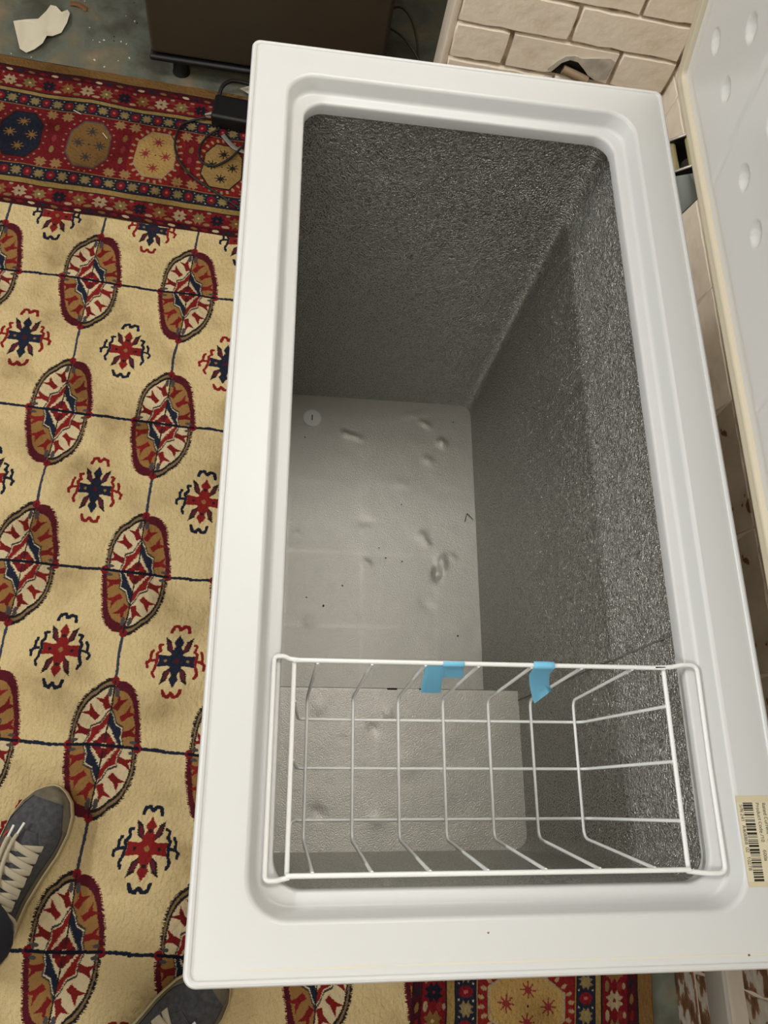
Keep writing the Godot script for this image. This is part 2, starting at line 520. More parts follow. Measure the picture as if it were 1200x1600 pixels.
func border_texture() -> Image:
	im = Image.create(roundi(BP * S), roundi(BW * S), false, Image.FORMAT_RGB8)
	off = Vector2.ZERO
	var bands := [[0.0, 0.027, C_TAN.darkened(0.12)], [0.027, 0.030, C_DARK], [0.030, 0.048, C_MAROON.darkened(0.1)], [0.048, 0.094, C_CRIMSON], [0.094, 0.097, C_DARK], [0.097, 0.107, Color(0.58, 0.48, 0.28)], [0.107, 0.142, C_NAVY], [0.142, 0.145, C_TAN], [0.145, 0.313, C_CRIMSON.lerp(C_MAROON, 0.25)], [0.313, 0.316, C_TAN], [0.316, 0.351, C_NAVY], [0.351, 0.354, C_DARK], [0.354, 0.367, Color(0.58, 0.48, 0.28)], [0.367, 0.370, C_DARK], [0.370, 0.412, C_CRIMSON], [0.412, 0.427, C_MAROON.darkened(0.15)], [0.427, 0.43, C_DARK]]
	for b in bands:
		im.fill_rect(Rect2i(0, int(b[0] * S), im.get_width(), int(b[1] * S) - int(b[0] * S) + 1), b[2])
	# dashes in the narrow guards
	for k in 24:
		var x := BP * (float(k) + 0.5) / 24.0
		for y in [0.039, 0.4195]:
			ell(Vector2(x, y), 0.0085, 0.0038, [C_PALE, C_CRIMSON, C_TAN.darkened(0.1), C_NAVY][(k * 3 + (1 if y > 0.2 else 0)) % 4], 8, 0.12)
	# figures in the red bands
	for k in 14:
		var x := BP * (float(k) + 0.5) / 14.0
		for y in [0.071, 0.391]:
			var c: Color = [C_PALE.darkened(0.12), C_KHAKI, C_NAVY.darkened(0.2), C_TAN.darkened(0.05)][(k + (2 if y > 0.2 else 0)) % 4]
			cross_figure(Vector2(x, y), 0.016, c)
			ell(Vector2(x, y), 0.003, 0.003, C_RED if k % 2 == 0 else C_PALE)
			var xm := BP * float(k) / 14.0
			ell(Vector2(xm, y - 0.010), 0.007, 0.006, C_RED.lightened(0.05))
			ell(Vector2(xm, y + 0.014), 0.009, 0.004, C_KHAKI if k % 2 == 0 else C_PALE.darkened(0.15))
			ell(Vector2(xm, y - 0.018), 0.005, 0.003, C_PALE.darkened(0.2))
	# roundels in the dark bands
	for k in 24:
		var x := BP * (float(k) + 0.5) / 24.0
		for y in [0.1245, 0.3335]:
			if k % 2 == 0:
				ell(Vector2(x, y), 0.0095, 0.0125, C_CRIMSON)
				ell(Vector2(x, y), 0.003, 0.004, Color(0.66, 0.36, 0.34))
			else:
				cross_figure(Vector2(x, y), 0.0125, C_KHAKI)
				ell(Vector2(x, y), 0.007, 0.009, C_KHAKI.lightened(0.06))
			for s in [-1.0, 1.0]:
				ell(Vector2(x + BP / 48.0, y + s * 0.0125), 0.0016, 0.0016, C_PALE)
	# the wide band of octagons
	for k in 5:
		var c := Vector2(BP * (float(k) + 0.5) / 4.0, 0.229)
		var kind := k % 4
		var hot := kind >= 2
		var back := C_RED if hot else C_CRIMSON.lerp(C_MAROON, 0.2)
		fill([c + Vector2(-0.062, -0.045), c + Vector2(-0.040, -0.082), c + Vector2(0.040, -0.082), c + Vector2(0.062, -0.045), c + Vector2(0.062, 0.045), c + Vector2(0.040, 0.082), c + Vector2(-0.040, 0.082), c + Vector2(-0.062, 0.045)], back)
		for i in 26:
			var a := TAU * float(i) / 26.0
			var d := Vector2(cos(a), sin(a))
			var q := c + Vector2(d.x * 0.056, d.y * 0.079)
			if hot: ell(q, 0.006, 0.0036, C_PALE.darkened(0.1).lerp(C_TAN, 0.4), 7, a)
			else: ell(q, 0.0026, 0.0026, C_KHAKI.lightened(0.15), 6)
		var oc: Array = [[-0.020, -0.064], [0.020, -0.064], [0.043, -0.032], [0.045, 0.030], [0.022, 0.064], [-0.022, 0.064], [-0.045, 0.032], [-0.043, -0.030]]
		var rim: Array = []
		var inn: Array = []
		for o in oc:
			rim.append(c + Vector2(o[0], o[1]) * 1.06)
			inn.append(c + Vector2(o[0], o[1]))
		fill(rim, [C_DARK, C_DARK.lightened(0.2), C_PALE.darkened(0.2), C_DARK][kind])
		fill(inn, [C_NAVY, C_TAN.darkened(0.12), Color(0.66, 0.54, 0.32), Color(0.58, 0.47, 0.28)][kind], 1)
		for d in [Vector2(0, -0.037), Vector2(0, 0.037), Vector2(-0.024, 0), Vector2(0.024, 0)]:
			var fc: Color = [C_TAN, C_DARK.lightened(0.12), C_RED.lightened(0.08), C_DARK][kind]
			star(c + d, 0.013, fc)
			ell(c + d, 0.006, 0.006, fc)
		ell(c, 0.002, 0.002, C_DARK)
		for sx in [-1.0, 1.0]:
			for sy in [-1.0, 1.0]:
				cross_figure(c + Vector2(sx * 0.060, sy * 0.070), 0.014, C_TAN.lightened(0.08))
		for j in 3:
			ell(c + Vector2(0.0775, (float(j) - 1.0) * 0.032), 0.006, 0.011, [C_TAN.darkened(0.1), C_CRIMSON.lightened(0.1), C_KHAKI][j], 6)
	speckle(60000, C_DARK, 0.35)
	speckle(15000, C_PALE, 0.25)
	return im

var wave := FastNoiseLite.new()

func rug_patch(u0: float, u1: float, v0: float, v1: float, map: Callable) -> MB:
	# a patch of pile in rug coordinates, slightly uneven; «map» gives the texture coordinates
	var mb := MB.new()
	var nu := maxi(2, int((u1 - u0) / 0.02))
	var nv := maxi(2, int((v1 - v0) / 0.02))
	var hh := func(u: float, v: float) -> Vector3:
		return Vector3(u, 0.0075 + 0.0020 * wave.get_noise_2d(u * 900.0, v * 900.0), v)
	for i in nu:
		for j in nv:
			var ua := lerpf(u0, u1, float(i) / nu)
			var ub := lerpf(u0, u1, float(i + 1) / nu)
			var va := lerpf(v0, v1, float(j) / nv)
			var vb := lerpf(v0, v1, float(j + 1) / nv)
			var q := [Vector2(ua, va), Vector2(ub, va), Vector2(ub, vb), Vector2(ua, vb)]
			for t in [[0, 1, 2], [0, 2, 3]]:
				var p: Array = []
				var w: Array = []
				for k in t:
					var c: Vector2 = q[k]
					p.append(hh.call(c.x, c.y))
					var cc := c + 0.006 * Vector2(wave.get_noise_2d(c.x * 420.0 + 500.0, c.y * 420.0), wave.get_noise_2d(c.x * 420.0, c.y * 420.0 + 900.0))
					w.append(map.call(cc))
					mb.uv2.append(c * 0.9)
				mb.tri(p[0], p[1], p[2], 1, w[0], w[1], w[2])
	return mb

func rug() -> void:
	wave.seed = 5
	wave.frequency = 0.01
	var t := deg_to_rad(4.1)
	var at := Vector3(-0.184, 0.0, 0.080)
	var r := thing("rug", "large cream and red patterned rug with oval medallions lying under the freezer", "rug", at, -t)
	var dirt := noise_tex(0.012, [[0.0, Color(0.74, 0.72, 0.69)], [0.33, Color(0.92, 0.91, 0.90)], [0.6, Color(1, 1, 1)], [1.0, Color(1, 1, 1)]], 512, FastNoiseLite.TYPE_SIMPLEX_SMOOTH, 6, 61)
	var pile := noise_tex(0.09, [], 512, FastNoiseLite.TYPE_SIMPLEX_SMOOTH, 4, 63, 6.0)
	var ms: Array = []
	for img in [field_texture(), border_texture()]:
		var m := StandardMaterial3D.new()
		m.albedo_texture = ImageTexture.create_from_image(img)
		m.albedo_color = Color(0.97, 0.97, 0.98)
		m.roughness = 0.95
		m.specular_mode = BaseMaterial3D.SPECULAR_SCHLICK_GGX
		m.metallic_specular = 0.2
		m.detail_enabled = true
		m.detail_blend_mode = BaseMaterial3D.BLEND_MODE_MUL
		m.detail_uv_layer = BaseMaterial3D.DETAIL_UV_2
		m.detail_albedo = dirt
		m.normal_enabled = true
		m.normal_texture = pile
		m.normal_scale = 0.5
		if ms.size() == 1: m.albedo_color = Color(0.90, 0.89, 0.89)
		ms.append(m)
	var fu0 := -1.12
	var fu1 := 0.577
	var fv0 := -0.492
	var fv1 := 1.70
	obj("field", rug_patch(fu0, fu1, fv0, fv1, func(c: Vector2) -> Vector2: return Vector2(c.x / (2.0 * PU), c.y / (2.0 * PV))), ms[0], r)
	obj("border", rug_patch(fu0 - BW, fu1 + BW, fv0 - BW, fv0, func(c: Vector2) -> Vector2: return Vector2((c.x + 0.44 + 0.0775) / BP, (c.y - fv0 + BW) / BW)), ms[1], r)
	obj("border", rug_patch(fu0 - BW, fu1 + BW, fv1, fv1 + BW, func(c: Vector2) -> Vector2: return Vector2(c.x / BP, (fv1 + BW - c.y) / BW)), ms[1], r)
	obj("border", rug_patch(fu1, fu1 + BW, fv0, fv1, func(c: Vector2) -> Vector2: return Vector2(c.y / BP, (fu1 + BW - c.x) / BW)), ms[1], r)
	obj("border", rug_patch(fu0 - BW, fu0, fv0, fv1, func(c: Vector2) -> Vector2: return Vector2(c.y / BP, (c.x - fu0 + BW) / BW)), ms[1], r)
	var bk := MB.new()
	bk.box(Vector3(fu0 - BW - 0.002, 0.001, fv0 - BW - 0.002), Vector3(fu1 + BW + 0.002, 0.0054, fv1 + BW + 0.002), 0.001)
	obj("backing", bk, mat(C_TAN.darkened(0.15), 0.95), r)

# ------------------------------------------------------------------ freezer
func ring(ins: float, y: float, r: float) -> PackedVector3Array:
	return MB.rr(ins, W - ins, ins, L - ins, y, r, 8)

func grid_panel(x0: float, x1: float, z0: float, z1: float, y: float, dents: Array, step := 0.006) -> MB:
	var mb := MB.new()
	var nx := int((x1 - x0) / step)
	var nz := int((z1 - z0) / step)
	var P: Array = []
	for i in nx + 1:
		for j in nz + 1:
			var x := lerpf(x0, x1, float(i) / nx)
			var z := lerpf(z0, z1, float(j) / nz)
			var h := 0.0008 * wave.get_noise_2d(x * 1500.0, z * 1500.0)
			for d in dents:
				var q := Vector2(x - d[0], z - d[1])
				var cs := cos(d[5])
				var sn := sin(d[5])
				var a: float = (q.x * cs + q.y * sn) / d[2]
				var b: float = (-q.x * sn + q.y * cs) / d[3]
				var e: float = a * a + b * b
				if e < 9.0:
					h += d[4] * 1.15 * exp(-e * 1.6)
			P.append(Vector3(x, y + h, z))
	for i in nx:
		for j in nz:
			var a: Vector3 = P[i * (nz + 1) + j]
			var b: Vector3 = P[(i + 1) * (nz + 1) + j]
			var c: Vector3 = P[(i + 1) * (nz + 1) + j + 1]
			var d: Vector3 = P[i * (nz + 1) + j + 1]
			mb.quad(a, b, c, d, 1)
	mb.facing(0, Vector3(0, 5, 0))
	return mb

func freezer() -> void:
	var f := thing("chest_freezer", "white chest freezer standing open with its lid up and a silvery lined interior", "freezer")
	var mb := MB.new()
	mb.loft([ring(0.006, 0.035, 0.012), ring(0.004, 0.038, 0.012), ring(0.004, 0.800, 0.012)], true, false)
	mb.outward(0)
	obj("cabinet", mb, M.enamel, f)
	mb = MB.new()
	for c in [Vector2(0.06, 0.07), Vector2(W - 0.06, 0.07), Vector2(0.06, L - 0.07), Vector2(W - 0.06, L - 0.07)]:
		mb.box(Vector3(c.x - 0.022, 0.0095, c.y - 0.022), Vector3(c.x + 0.022, 0.037, c.y + 0.022), 0.004)
		obj("foot", mb, M.black_rubber, f)
		mb = MB.new()
	# the moulded top frame: rolled outer edge, flat top, step down to the ledge, lip into the well
	mb.loft([ring(0.0045, 0.792, 0.012), ring(0.0005, 0.794, 0.011), ring(0.0, 0.797, 0.010), ring(0.0, 0.8455, 0.010), ring(0.0004, 0.8490, 0.010), ring(0.0016, 0.8510, 0.009), ring(0.0034, 0.8517, 0.008), ring(0.0052, 0.8512, 0.006), ring(0.0062, 0.8500, 0.006), ring(0.0080, 0.8498, 0.006), ring(0.0100, 0.8500, 0.008),
		ring(0.0405, 0.8500, 0.034), ring(0.0420, 0.8496, 0.033), ring(0.0435, 0.8484, 0.032), ring(0.0446, 0.8466, 0.031), ring(0.0480, 0.8345, 0.028), ring(0.0490, 0.8322, 0.027), ring(0.0504, 0.8308, 0.026), ring(0.0522, 0.8302, 0.025),
		ring(0.0598, 0.8300, 0.024), ring(0.0612, 0.8294, 0.024), ring(0.0620, 0.8282, 0.024), ring(0.0624, 0.8262, 0.024), ring(0.0626, 0.8160, 0.024), ring(0.0622, 0.8145, 0.024), ring(0.050, 0.8130, 0.034)], false, false, 0.86)
	mb.facing(0, Vector3(W / 2, 3.0, L / 2))
	obj("top_frame", mb, M.frame, f)
	# lining
	var x0 := 0.0463
	var x1 := 0.4505
	var z0 := 0.0288
	var z1 := 0.8826
	var fy := 0.0774
	var sy := 0.280
	var sz := 0.6482
	mb = MB.new()
	mb.loft([MB.rr(x0, x1, z0, z1, 0.8135, 0.022, 8), MB.rr(x0, x1, z0, z1, fy - 0.002, 0.022, 8)], false, false)
	mb.facing(0, Vector3(0.25, 0.5, 0.45))
	obj("liner_wall", mb, M.liner, f)
	# dents and bumps: x, z, half-lengths, height, turn
	var dents := [[0.187, 0.112, 0.010, 0.006, 0.005, 0.3], [0.206, 0.117, 0.014, 0.005, 0.005, 0.2], [0.386, 0.118, 0.008, 0.010, 0.007, 0.0], [0.327, 0.058, 0.030, 0.006, 0.003, -0.3], [0.352, 0.078, 0.013, 0.006, 0.004, 0.4], [0.356, 0.160, 0.012, 0.010, 0.003, 0.3], [0.341, 0.325, 0.012, 0.012, 0.004, 0.8], [0.350, 0.338, 0.007, 0.006, 0.004, 0.0], [0.231, 0.384, 0.011, 0.008, 0.004, 0.3], [0.097, 0.329, 0.006, 0.006, 0.004, 0.0], [0.227, 0.299, 0.016, 0.008, -0.003, -0.3], [0.378, 0.380, 0.009, 0.022, 0.007, 0.35], [0.370, 0.397, 0.008, 0.018, -0.011, 0.3], [0.40, 0.365, 0.008, 0.006, 0.003, 0.0], [0.16, 0.44, 0.012, 0.012, 0.002, 0.0], [0.345, 0.462, 0.014, 0.012, -0.002, 0.0], [0.125, 0.50, 0.012, 0.014, 0.003, 0.0], [0.30, 0.215, 0.02, 0.015, 0.0015, 0.0], [0.21, 0.49, 0.01, 0.01, 0.002, 0.0]]
	obj("floor_panel", grid_panel(x0, x1, z0, sz + 0.004, fy, dents), M.liner_floor, f)
	var sd := [[0.216, 0.708, 0.010, 0.010, -0.003, 0.0], [0.239, 0.686, 0.008, 0.010, 0.003, 0.0], [0.170, 0.725, 0.006, 0.006, -0.002, 0.0], [0.134, 0.678, 0.007, 0.012, 0.003, 0.3], [0.135, 0.829, 0.014, 0.010, -0.003, 0.6], [0.27, 0.76, 0.02, 0.02, 0.0015, 0.0], [0.22, 0.84, 0.012, 0.008, 0.003, 0.0], [0.33, 0.80, 0.02, 0.02, 0.001, 0.0]]
	obj("compressor_step", grid_panel(x0, x1, sz, z1, sy, sd), M.liner_floor, f)
	mb = MB.new()
	mb.box(Vector3(x0, fy - 0.004, sz), Vector3(x1, sy - 0.0015, sz + 0.006), 0.001)
	obj("step_riser", mb, M.liner, f)
	mb = MB.new()
	mb.box(Vector3(x0, sy - 0.0016, sz - 0.0008), Vector3(x1, sy + 0.0003, sz + 0.0004), 0.0002, 1)
	obj("step_edge", mb, M.seam, f)
	# torn foil along the front edge of the step
	for c in [[0.247, 0.009, 0.0022], [0.295, 0.006, 0.0014], [0.312, 0.009, 0.0012]]:
		mb = MB.new()
		var from := mb.v.size()
		mb.loft([MB.rr(c[0] - c[1], c[0] + c[1], sz - 0.0012, sz + c[2], sy - 0.002, 0.001, 3), MB.rr(c[0] - c[1] * 0.9, c[0] + c[1] * 0.8, sz - 0.0008, sz + c[2] * 0.8, sy + 0.0012, 0.001, 3)], true, true)
		obj("torn_edge", mb, M.chip_dark, f)
	# corner bead, wall seam and a crease beside it
	mb = MB.new()
	mb.loft([MB.rr(x1 - 0.0008, x1 + 0.0005, 0.6620, 0.6640, fy + 0.2, 0.0003, 2), MB.rr(x1 - 0.0008, x1 + 0.0005, 0.6600, 0.6620, 0.812, 0.0003, 2)], true, true)
	obj("liner_seam", mb, M.seam, f)
	# drain plug
	mb = MB.new()
	var pr := [[0.0185, 0.0], [0.0185, 0.0022], [0.0178, 0.0030], [0.0150, 0.0032], [0.0146, 0.0026], [0.0004, 0.0026]]
	var loops: Array = []
	for q in pr:
		var lp := PackedVector3Array()
		for k in 28:
			lp.append(Vector3(0.1185 + cos(TAU * k / 28.0) * q[0], fy + q[1], 0.081 + sin(TAU * k / 28.0) * q[0]))
		loops.append(lp)
	mb.loft(loops, true, true, 0.8)
	var plug := obj("drain_plug", mb, M.plug, f)
	mb = MB.new()
	mb.box(Vector3(0.1170, fy + 0.0022, 0.0745), Vector3(0.1195, fy + 0.0033, 0.0865), 0.0004)
	obj("coin_slot", mb, M.slot, plug)
	# yellowed grime along the near edge
	mb = MB.new()
	for e in [[0.040, 0.150, 0.0112], [0.156, 0.320, 0.0114], [0.327, 0.480, 0.0110]]:
		mb.box(Vector3(e[0], 0.8497, L - e[2] - 0.0011), Vector3(e[1], 0.85012, L - e[2] + 0.0005), 0.0001, 1)
		obj("grime_line", mb, M.grime, f)
		mb = MB.new()
	for e in [[0.445, 0.934, 0.0008], [0.4905, 0.930, 0.0012], [0.23, 0.913, 0.0006]]:
		mb.box(Vector3(e[0] - e[2] * 1.5, 0.8497, e[1] - e[2]), Vector3(e[0] + e[2], 0.8503, e[1] + e[2]), 0.0002, 1)
		obj("rust_spot", mb, M.leaf, f)
		mb = MB.new()
	rating_label(f)
	lid(f)
	for z in [0.095, L - 0.095]:
		hinge(f, z)

func rating_label(f: Node3D) -> void:
	var n := 460
	im = Image.create(300, n, false, Image.FORMAT_RGB8)     # 43 x 70 mm
	im.fill(Color(0.79, 0.75, 0.64))
	rng.seed = 77
	speckle(30000, Color(0.66, 0.60, 0.45), 0.35)
	im.fill_rect(Rect2i(0, 0, 300, 34), Color(0.755, 0.71, 0.59))
	im.fill_rect(Rect2i(0, n - 26, 300, 26), Color(0.755, 0.71, 0.58))
	var y := 36
	var end := 430
	while y < end:
		var w: int = [3, 3, 5, 6, 9, 12][rng.randi_range(0, 5)]
		im.fill_rect(Rect2i(50, y, 78, w), Color(0.12, 0.10, 0.08))
		y += w + [3, 4, 5, 8][rng.randi_range(0, 3)]
	rng.seed = 11
	var m := StandardMaterial3D.new()
	m.albedo_texture = ImageTexture.create_from_image(im)
	m.roughness = 0.6
	var mb := MB.new()
	var x0 := 0.4535
	var z0 := 0.8135
	var x1 := 0.4880
	var z1 := 0.8845
	var a := Vector3(x0, 0.8503, z0)
	var b := Vector3(x1, 0.8503, z0)
	var c := Vector3(x1, 0.8503, z1)
	var d := Vector3(x0, 0.8503, z1)
	mb.tri(a, b, c, 1, Vector2(0, 0), Vector2(1, 0), Vector2(1, 1))
	mb.tri(a, c, d, 1, Vector2(0, 0), Vector2(1, 1), Vector2(0, 1))
	mb.facing(0, Vector3(0.25, 5, 0.8))
	var dn := Vector3(0, -0.0004, 0)
	for e in [[a, b], [b, c], [c, d], [d, a]]:
		mb.quad(e[0], e[1], e[1] + dn, e[0] + dn, 2)
	var lab := obj("rating_label", mb, m, f)
	var font := SystemFont.new()
	font.font_names = PackedStringArray(["Droid Sans"])
	for row in [["S/N 241   A408868  02   10278", 0.4548, 0.8205, 0.0029], ["Product Code /10      600a", 0.4700, 0.8190, 0.0030], ["Rated Current   Class T", 0.4760, 0.8190, 0.0030]]:
		var t := TextMesh.new()
		t.font = font
		t.font_size = 32
		t.pixel_size = row[3] / 24.0
		t.depth = 0.0
		t.curve_step = 4.0
		t.text = row[0]
		t.horizontal_alignment = HORIZONTAL_ALIGNMENT_LEFT
		t.vertical_alignment = VERTICAL_ALIGNMENT_BOTTOM
		var o := obj("lettering", t, M.ink, lab)
		o.transform = Transform3D(Basis(Vector3(0, 0, 1), Vector3(1, 0, 0), Vector3(0, 1, 0)), Vector3(row[1], 0.8505, row[2]))

func lid(f: Node3D) -> void:
	# built lying in its own axes: x along the freezer, y up the raised lid, z towards the room
	var up := Vector3(-0.243, 0.970, 0).normalized()
	var out := Vector3(-up.y, up.x, 0)
	var bs := Basis(Vector3(0, 0, 1), up, out)
	var o := Vector3(0.517, 0.862, 0.0)
	var root := MB.new()
	var T := Transform3D(bs, o)
	var H := 0.515
	var lp := func(ins: float, d: float, r: float) -> PackedVector3Array:
		var q := MB.rr(-0.013 + ins, L + 0.013 - ins, ins, H - ins, 0.0, r, 6)
		for i in q.size():
			q[i] = T * Vector3(q[i].x, q[i].z, d)
		return q
	# outer shell, its rim turned in to hold the seal
	root.loft([lp.call(0.004, -0.001, 0.010), lp.call(0.0, -0.004, 0.012), lp.call(0.0, -0.050, 0.012), lp.call(0.004, -0.058, 0.012), lp.call(0.012, -0.062, 0.012)], true, true, 0.8)
	var shell := obj("lid", root, M.enamel, f)
	# gasket
	var mb := MB.new()
	mb.loft([lp.call(0.001, -0.001, 0.012), lp.call(0.0005, 0.003, 0.012), lp.call(0.002, 0.0065, 0.012), lp.call(0.006, 0.0075, 0.012), lp.call(0.009, 0.0060, 0.010), lp.call(0.012, 0.0050, 0.010), lp.call(0.016, 0.0052, 0.010), lp.call(0.020, 0.0085, 0.010), lp.call(0.0235, 0.0100, 0.009), lp.call(0.0265, 0.0080, 0.008), lp.call(0.0275, -0.001, 0.008)], false, false, -1.0)
	mb.facing(0, T * Vector3(0.5, 0.25, 3.0))
	obj("gasket", mb, M.gasket, shell)
	# inner panel: a moulded sheet with round dimples either side of a groove
	mb = MB.new()
	var dim: Array = []
	for s in [0.121, 0.194, 0.267, 0.340, 0.413]:
		for z in [0.076, 0.143, 0.255, 0.322, 0.623, 0.690, 0.802, 0.869]:
			dim.append(Vector2(z + (s - 0.121) * 0.1, s))
	var nx := 260
	var ny := 140
	var P: Array = []
	for i in nx + 1:
		for j in ny + 1:
			var x := lerpf(0.0140, L - 0.0140, float(i) / nx)
			var s := lerpf(0.0270, H - 0.0270, float(j) / ny)
			var e := minf(minf(x - 0.0140, L - 0.0140 - x), minf(s - 0.0270, H - 0.0270 - s))
			var h := 0.004 + 0.002 * smoothstep(0.012, 0.022, e)
			for q in dim:
				var dd := Vector2(x, s).distance_to(q)
				if dd < 0.0125:
					h -= 0.0060 * sqrt(maxf(0.0, 1.0 - pow(dd / 0.0115, 2.0)))
			if e > 0.02:
				for gx in [0.200, 0.4725, 0.745]:
					h -= 0.0016 * exp(-pow((x - gx - (s - 0.11) * 0.08) / 0.0035, 2.0))
			P.append(T * Vector3(x, s, h))
	for i in nx:
		for j in ny:
			mb.quad(P[i * (ny + 1) + j], P[(i + 1) * (ny + 1) + j], P[(i + 1) * (ny + 1) + j + 1], P[i * (ny + 1) + j + 1], 1)
	mb.facing(0, T * Vector3(0.5, 0.25, 3.0))
	obj("inner_panel", mb, M.lid_panel, shell)

func hinge(f: Node3D, z: float) -> void:
	# bracket bolted to the back, with spring rods running along it
	var hw := 0.024
	var mb := MB.new()
	mb.box(Vector3(W - 0.002, 0.740, z - hw - 0.034), Vector3(W + 0.004, 0.836, z + hw + 0.012), 0.001)
	var h := obj("hinge", mb, M.black, f)
	mb = MB.new()
	mb.box(Vector3(W + 0.003, 0.800, z - hw - 0.024), Vector3(W + 0.060, 0.808, z + hw - 0.012), 0.001)
	obj("spring_tray", mb, M.black, h)
	for s in [-1.0, 1.0]:
		mb = MB.new()
		var zc: float = z + s * hw - 0.010
		var side := PackedVector3Array([Vector3(W + 0.002, 0.752, zc), Vector3(W + 0.020, 0.770, zc), Vector3(W + 0.050, 0.828, zc), Vector3(W + 0.060, 0.868, zc), Vector3(W + 0.036, 0.868, zc), Vector3(W + 0.022, 0.846, zc), Vector3(W + 0.002, 0.832, zc)])
		var side2 := PackedVector3Array()
		for q in side: side2.append(q + Vector3(0, 0, 0.0022))
		mb.loft([side, side2], true, true)
		var plate := obj("side_plate", mb, M.black, h)
		mb = MB.new()
		mb.tube(PackedVector3Array([Vector3(W + 0.004, 0.8325, zc + 0.001), Vector3(W + 0.023, 0.8465, zc + 0.001), Vector3(W + 0.036, 0.869, zc + 0.001)]), 0.0016, 8)
		obj("plate_edge", mb, M.steel_edge, plate)
	for r in [[0.014, 0.828, 0.0055, 0], [0.030, 0.842, 0.0048, 0], [0.042, 0.846, 0.0040, 1]]:
		mb = MB.new()
		mb.tube(PackedVector3Array([Vector3(W + r[0], r[1], z - hw - 0.010), Vector3(W + r[0], r[1], z + hw - 0.008)]), r[2], 12)
		obj("spring_rod", mb, M.brass if r[3] == 0 else M.steel_edge, h)
	mb = MB.new()
	var pl := PackedVector3Array([Vector3(W + 0.006, 0.832, z + hw - 0.004), Vector3(W + 0.040, 0.846, z + hw - 0.004), Vector3(W + 0.040, 0.840, z + hw + 0.020), Vector3(W + 0.006, 0.795, z + hw + 0.046)])
	var pl2 := PackedVector3Array()
	for q in pl: pl2.append(q + Vector3(0.0015, -0.0025, 0))
	mb.loft([pl, pl2], true, true)
	obj("cover_plate", mb, M.steel, h)

# ------------------------------------------------------------------ basket and tape
func basket() -> void:
	var b := thing("wire_basket", "white wire basket hanging inside the freezer at its near end", "basket", Vector3(0, 0, 0))
	var xa := 0.0735
	var xb := 0.4125
	var za := 0.7025
	var zb := 0.8720
	var y := 0.8335
	var rr := 0.0021
	var mb: MB
	for e in [[Vector3(xa - 0.001, y, za), Vector3(xb, y, za)], [Vector3(xa - 0.001, y, zb), Vector3(xb, y, zb)], [Vector3(xa, y - 0.003, za - 0.002), Vector3(xa, y - 0.003, zb + 0.002)], [Vector3(xb, y - 0.003, za - 0.002), Vector3(xb, y - 0.003, zb + 0.002)]]:
		mb = MB.new()
		mb.tube(PackedVector3Array([e[0], e[0].lerp(e[1], 0.5), e[1]]), rr, 10)
		obj("rim_rod", mb, M.wire, b)
	for s in [0, 1]:
		var xi := xa if s == 0 else xb
		var xo := 0.0562 if s == 0 else 0.4443
		mb = MB.new()
		mb.tube(smooth_path([Vector3(lerpf(xi, xo, -0.3), y, za), Vector3(lerpf(xi, xo, 0.25), y, za - 0.001), Vector3(lerpf(xi, xo, 0.5), y + 0.0015, za - 0.003), Vector3(xo, y + 0.0005, za - 0.003), Vector3(xo, y - 0.001, (za + zb) / 2), Vector3(xo, y + 0.0005, zb + 0.003), Vector3(lerpf(xi, xo, 0.5), y + 0.0015, zb + 0.003), Vector3(lerpf(xi, xo, 0.2), y, zb + 0.002), Vector3(lerpf(xi, xo, -0.1), y - 0.001, zb + 0.001)], 0.007), rr, 10)
		obj("hanger", mb, M.wire, b)
	var tr := 0.0016
	var by := 0.683
	for x in [0.0935, 0.1410, 0.1885, 0.2365, 0.2857, 0.3325, 0.3810]:
		mb = MB.new()
		mb.tube(smooth_path([Vector3(x, y, za + 0.0015), Vector3(x, by, 0.7140), Vector3(x, by, 0.8520), Vector3(x, y, zb - 0.0015)], 0.010), tr, 8)
		obj("wire", mb, M.wire, b)
	for z in [0.7365, 0.7845, 0.8335]:
		mb = MB.new()
		mb.tube(smooth_path([Vector3(xa + 0.001, y - 0.003, z), Vector3(0.0850, by - 0.0025, z), Vector3(0.3900, by - 0.0025, z), Vector3(xb - 0.001, y - 0.003, z)], 0.010), tr, 8)
		obj("wire", mb, M.wire, b)

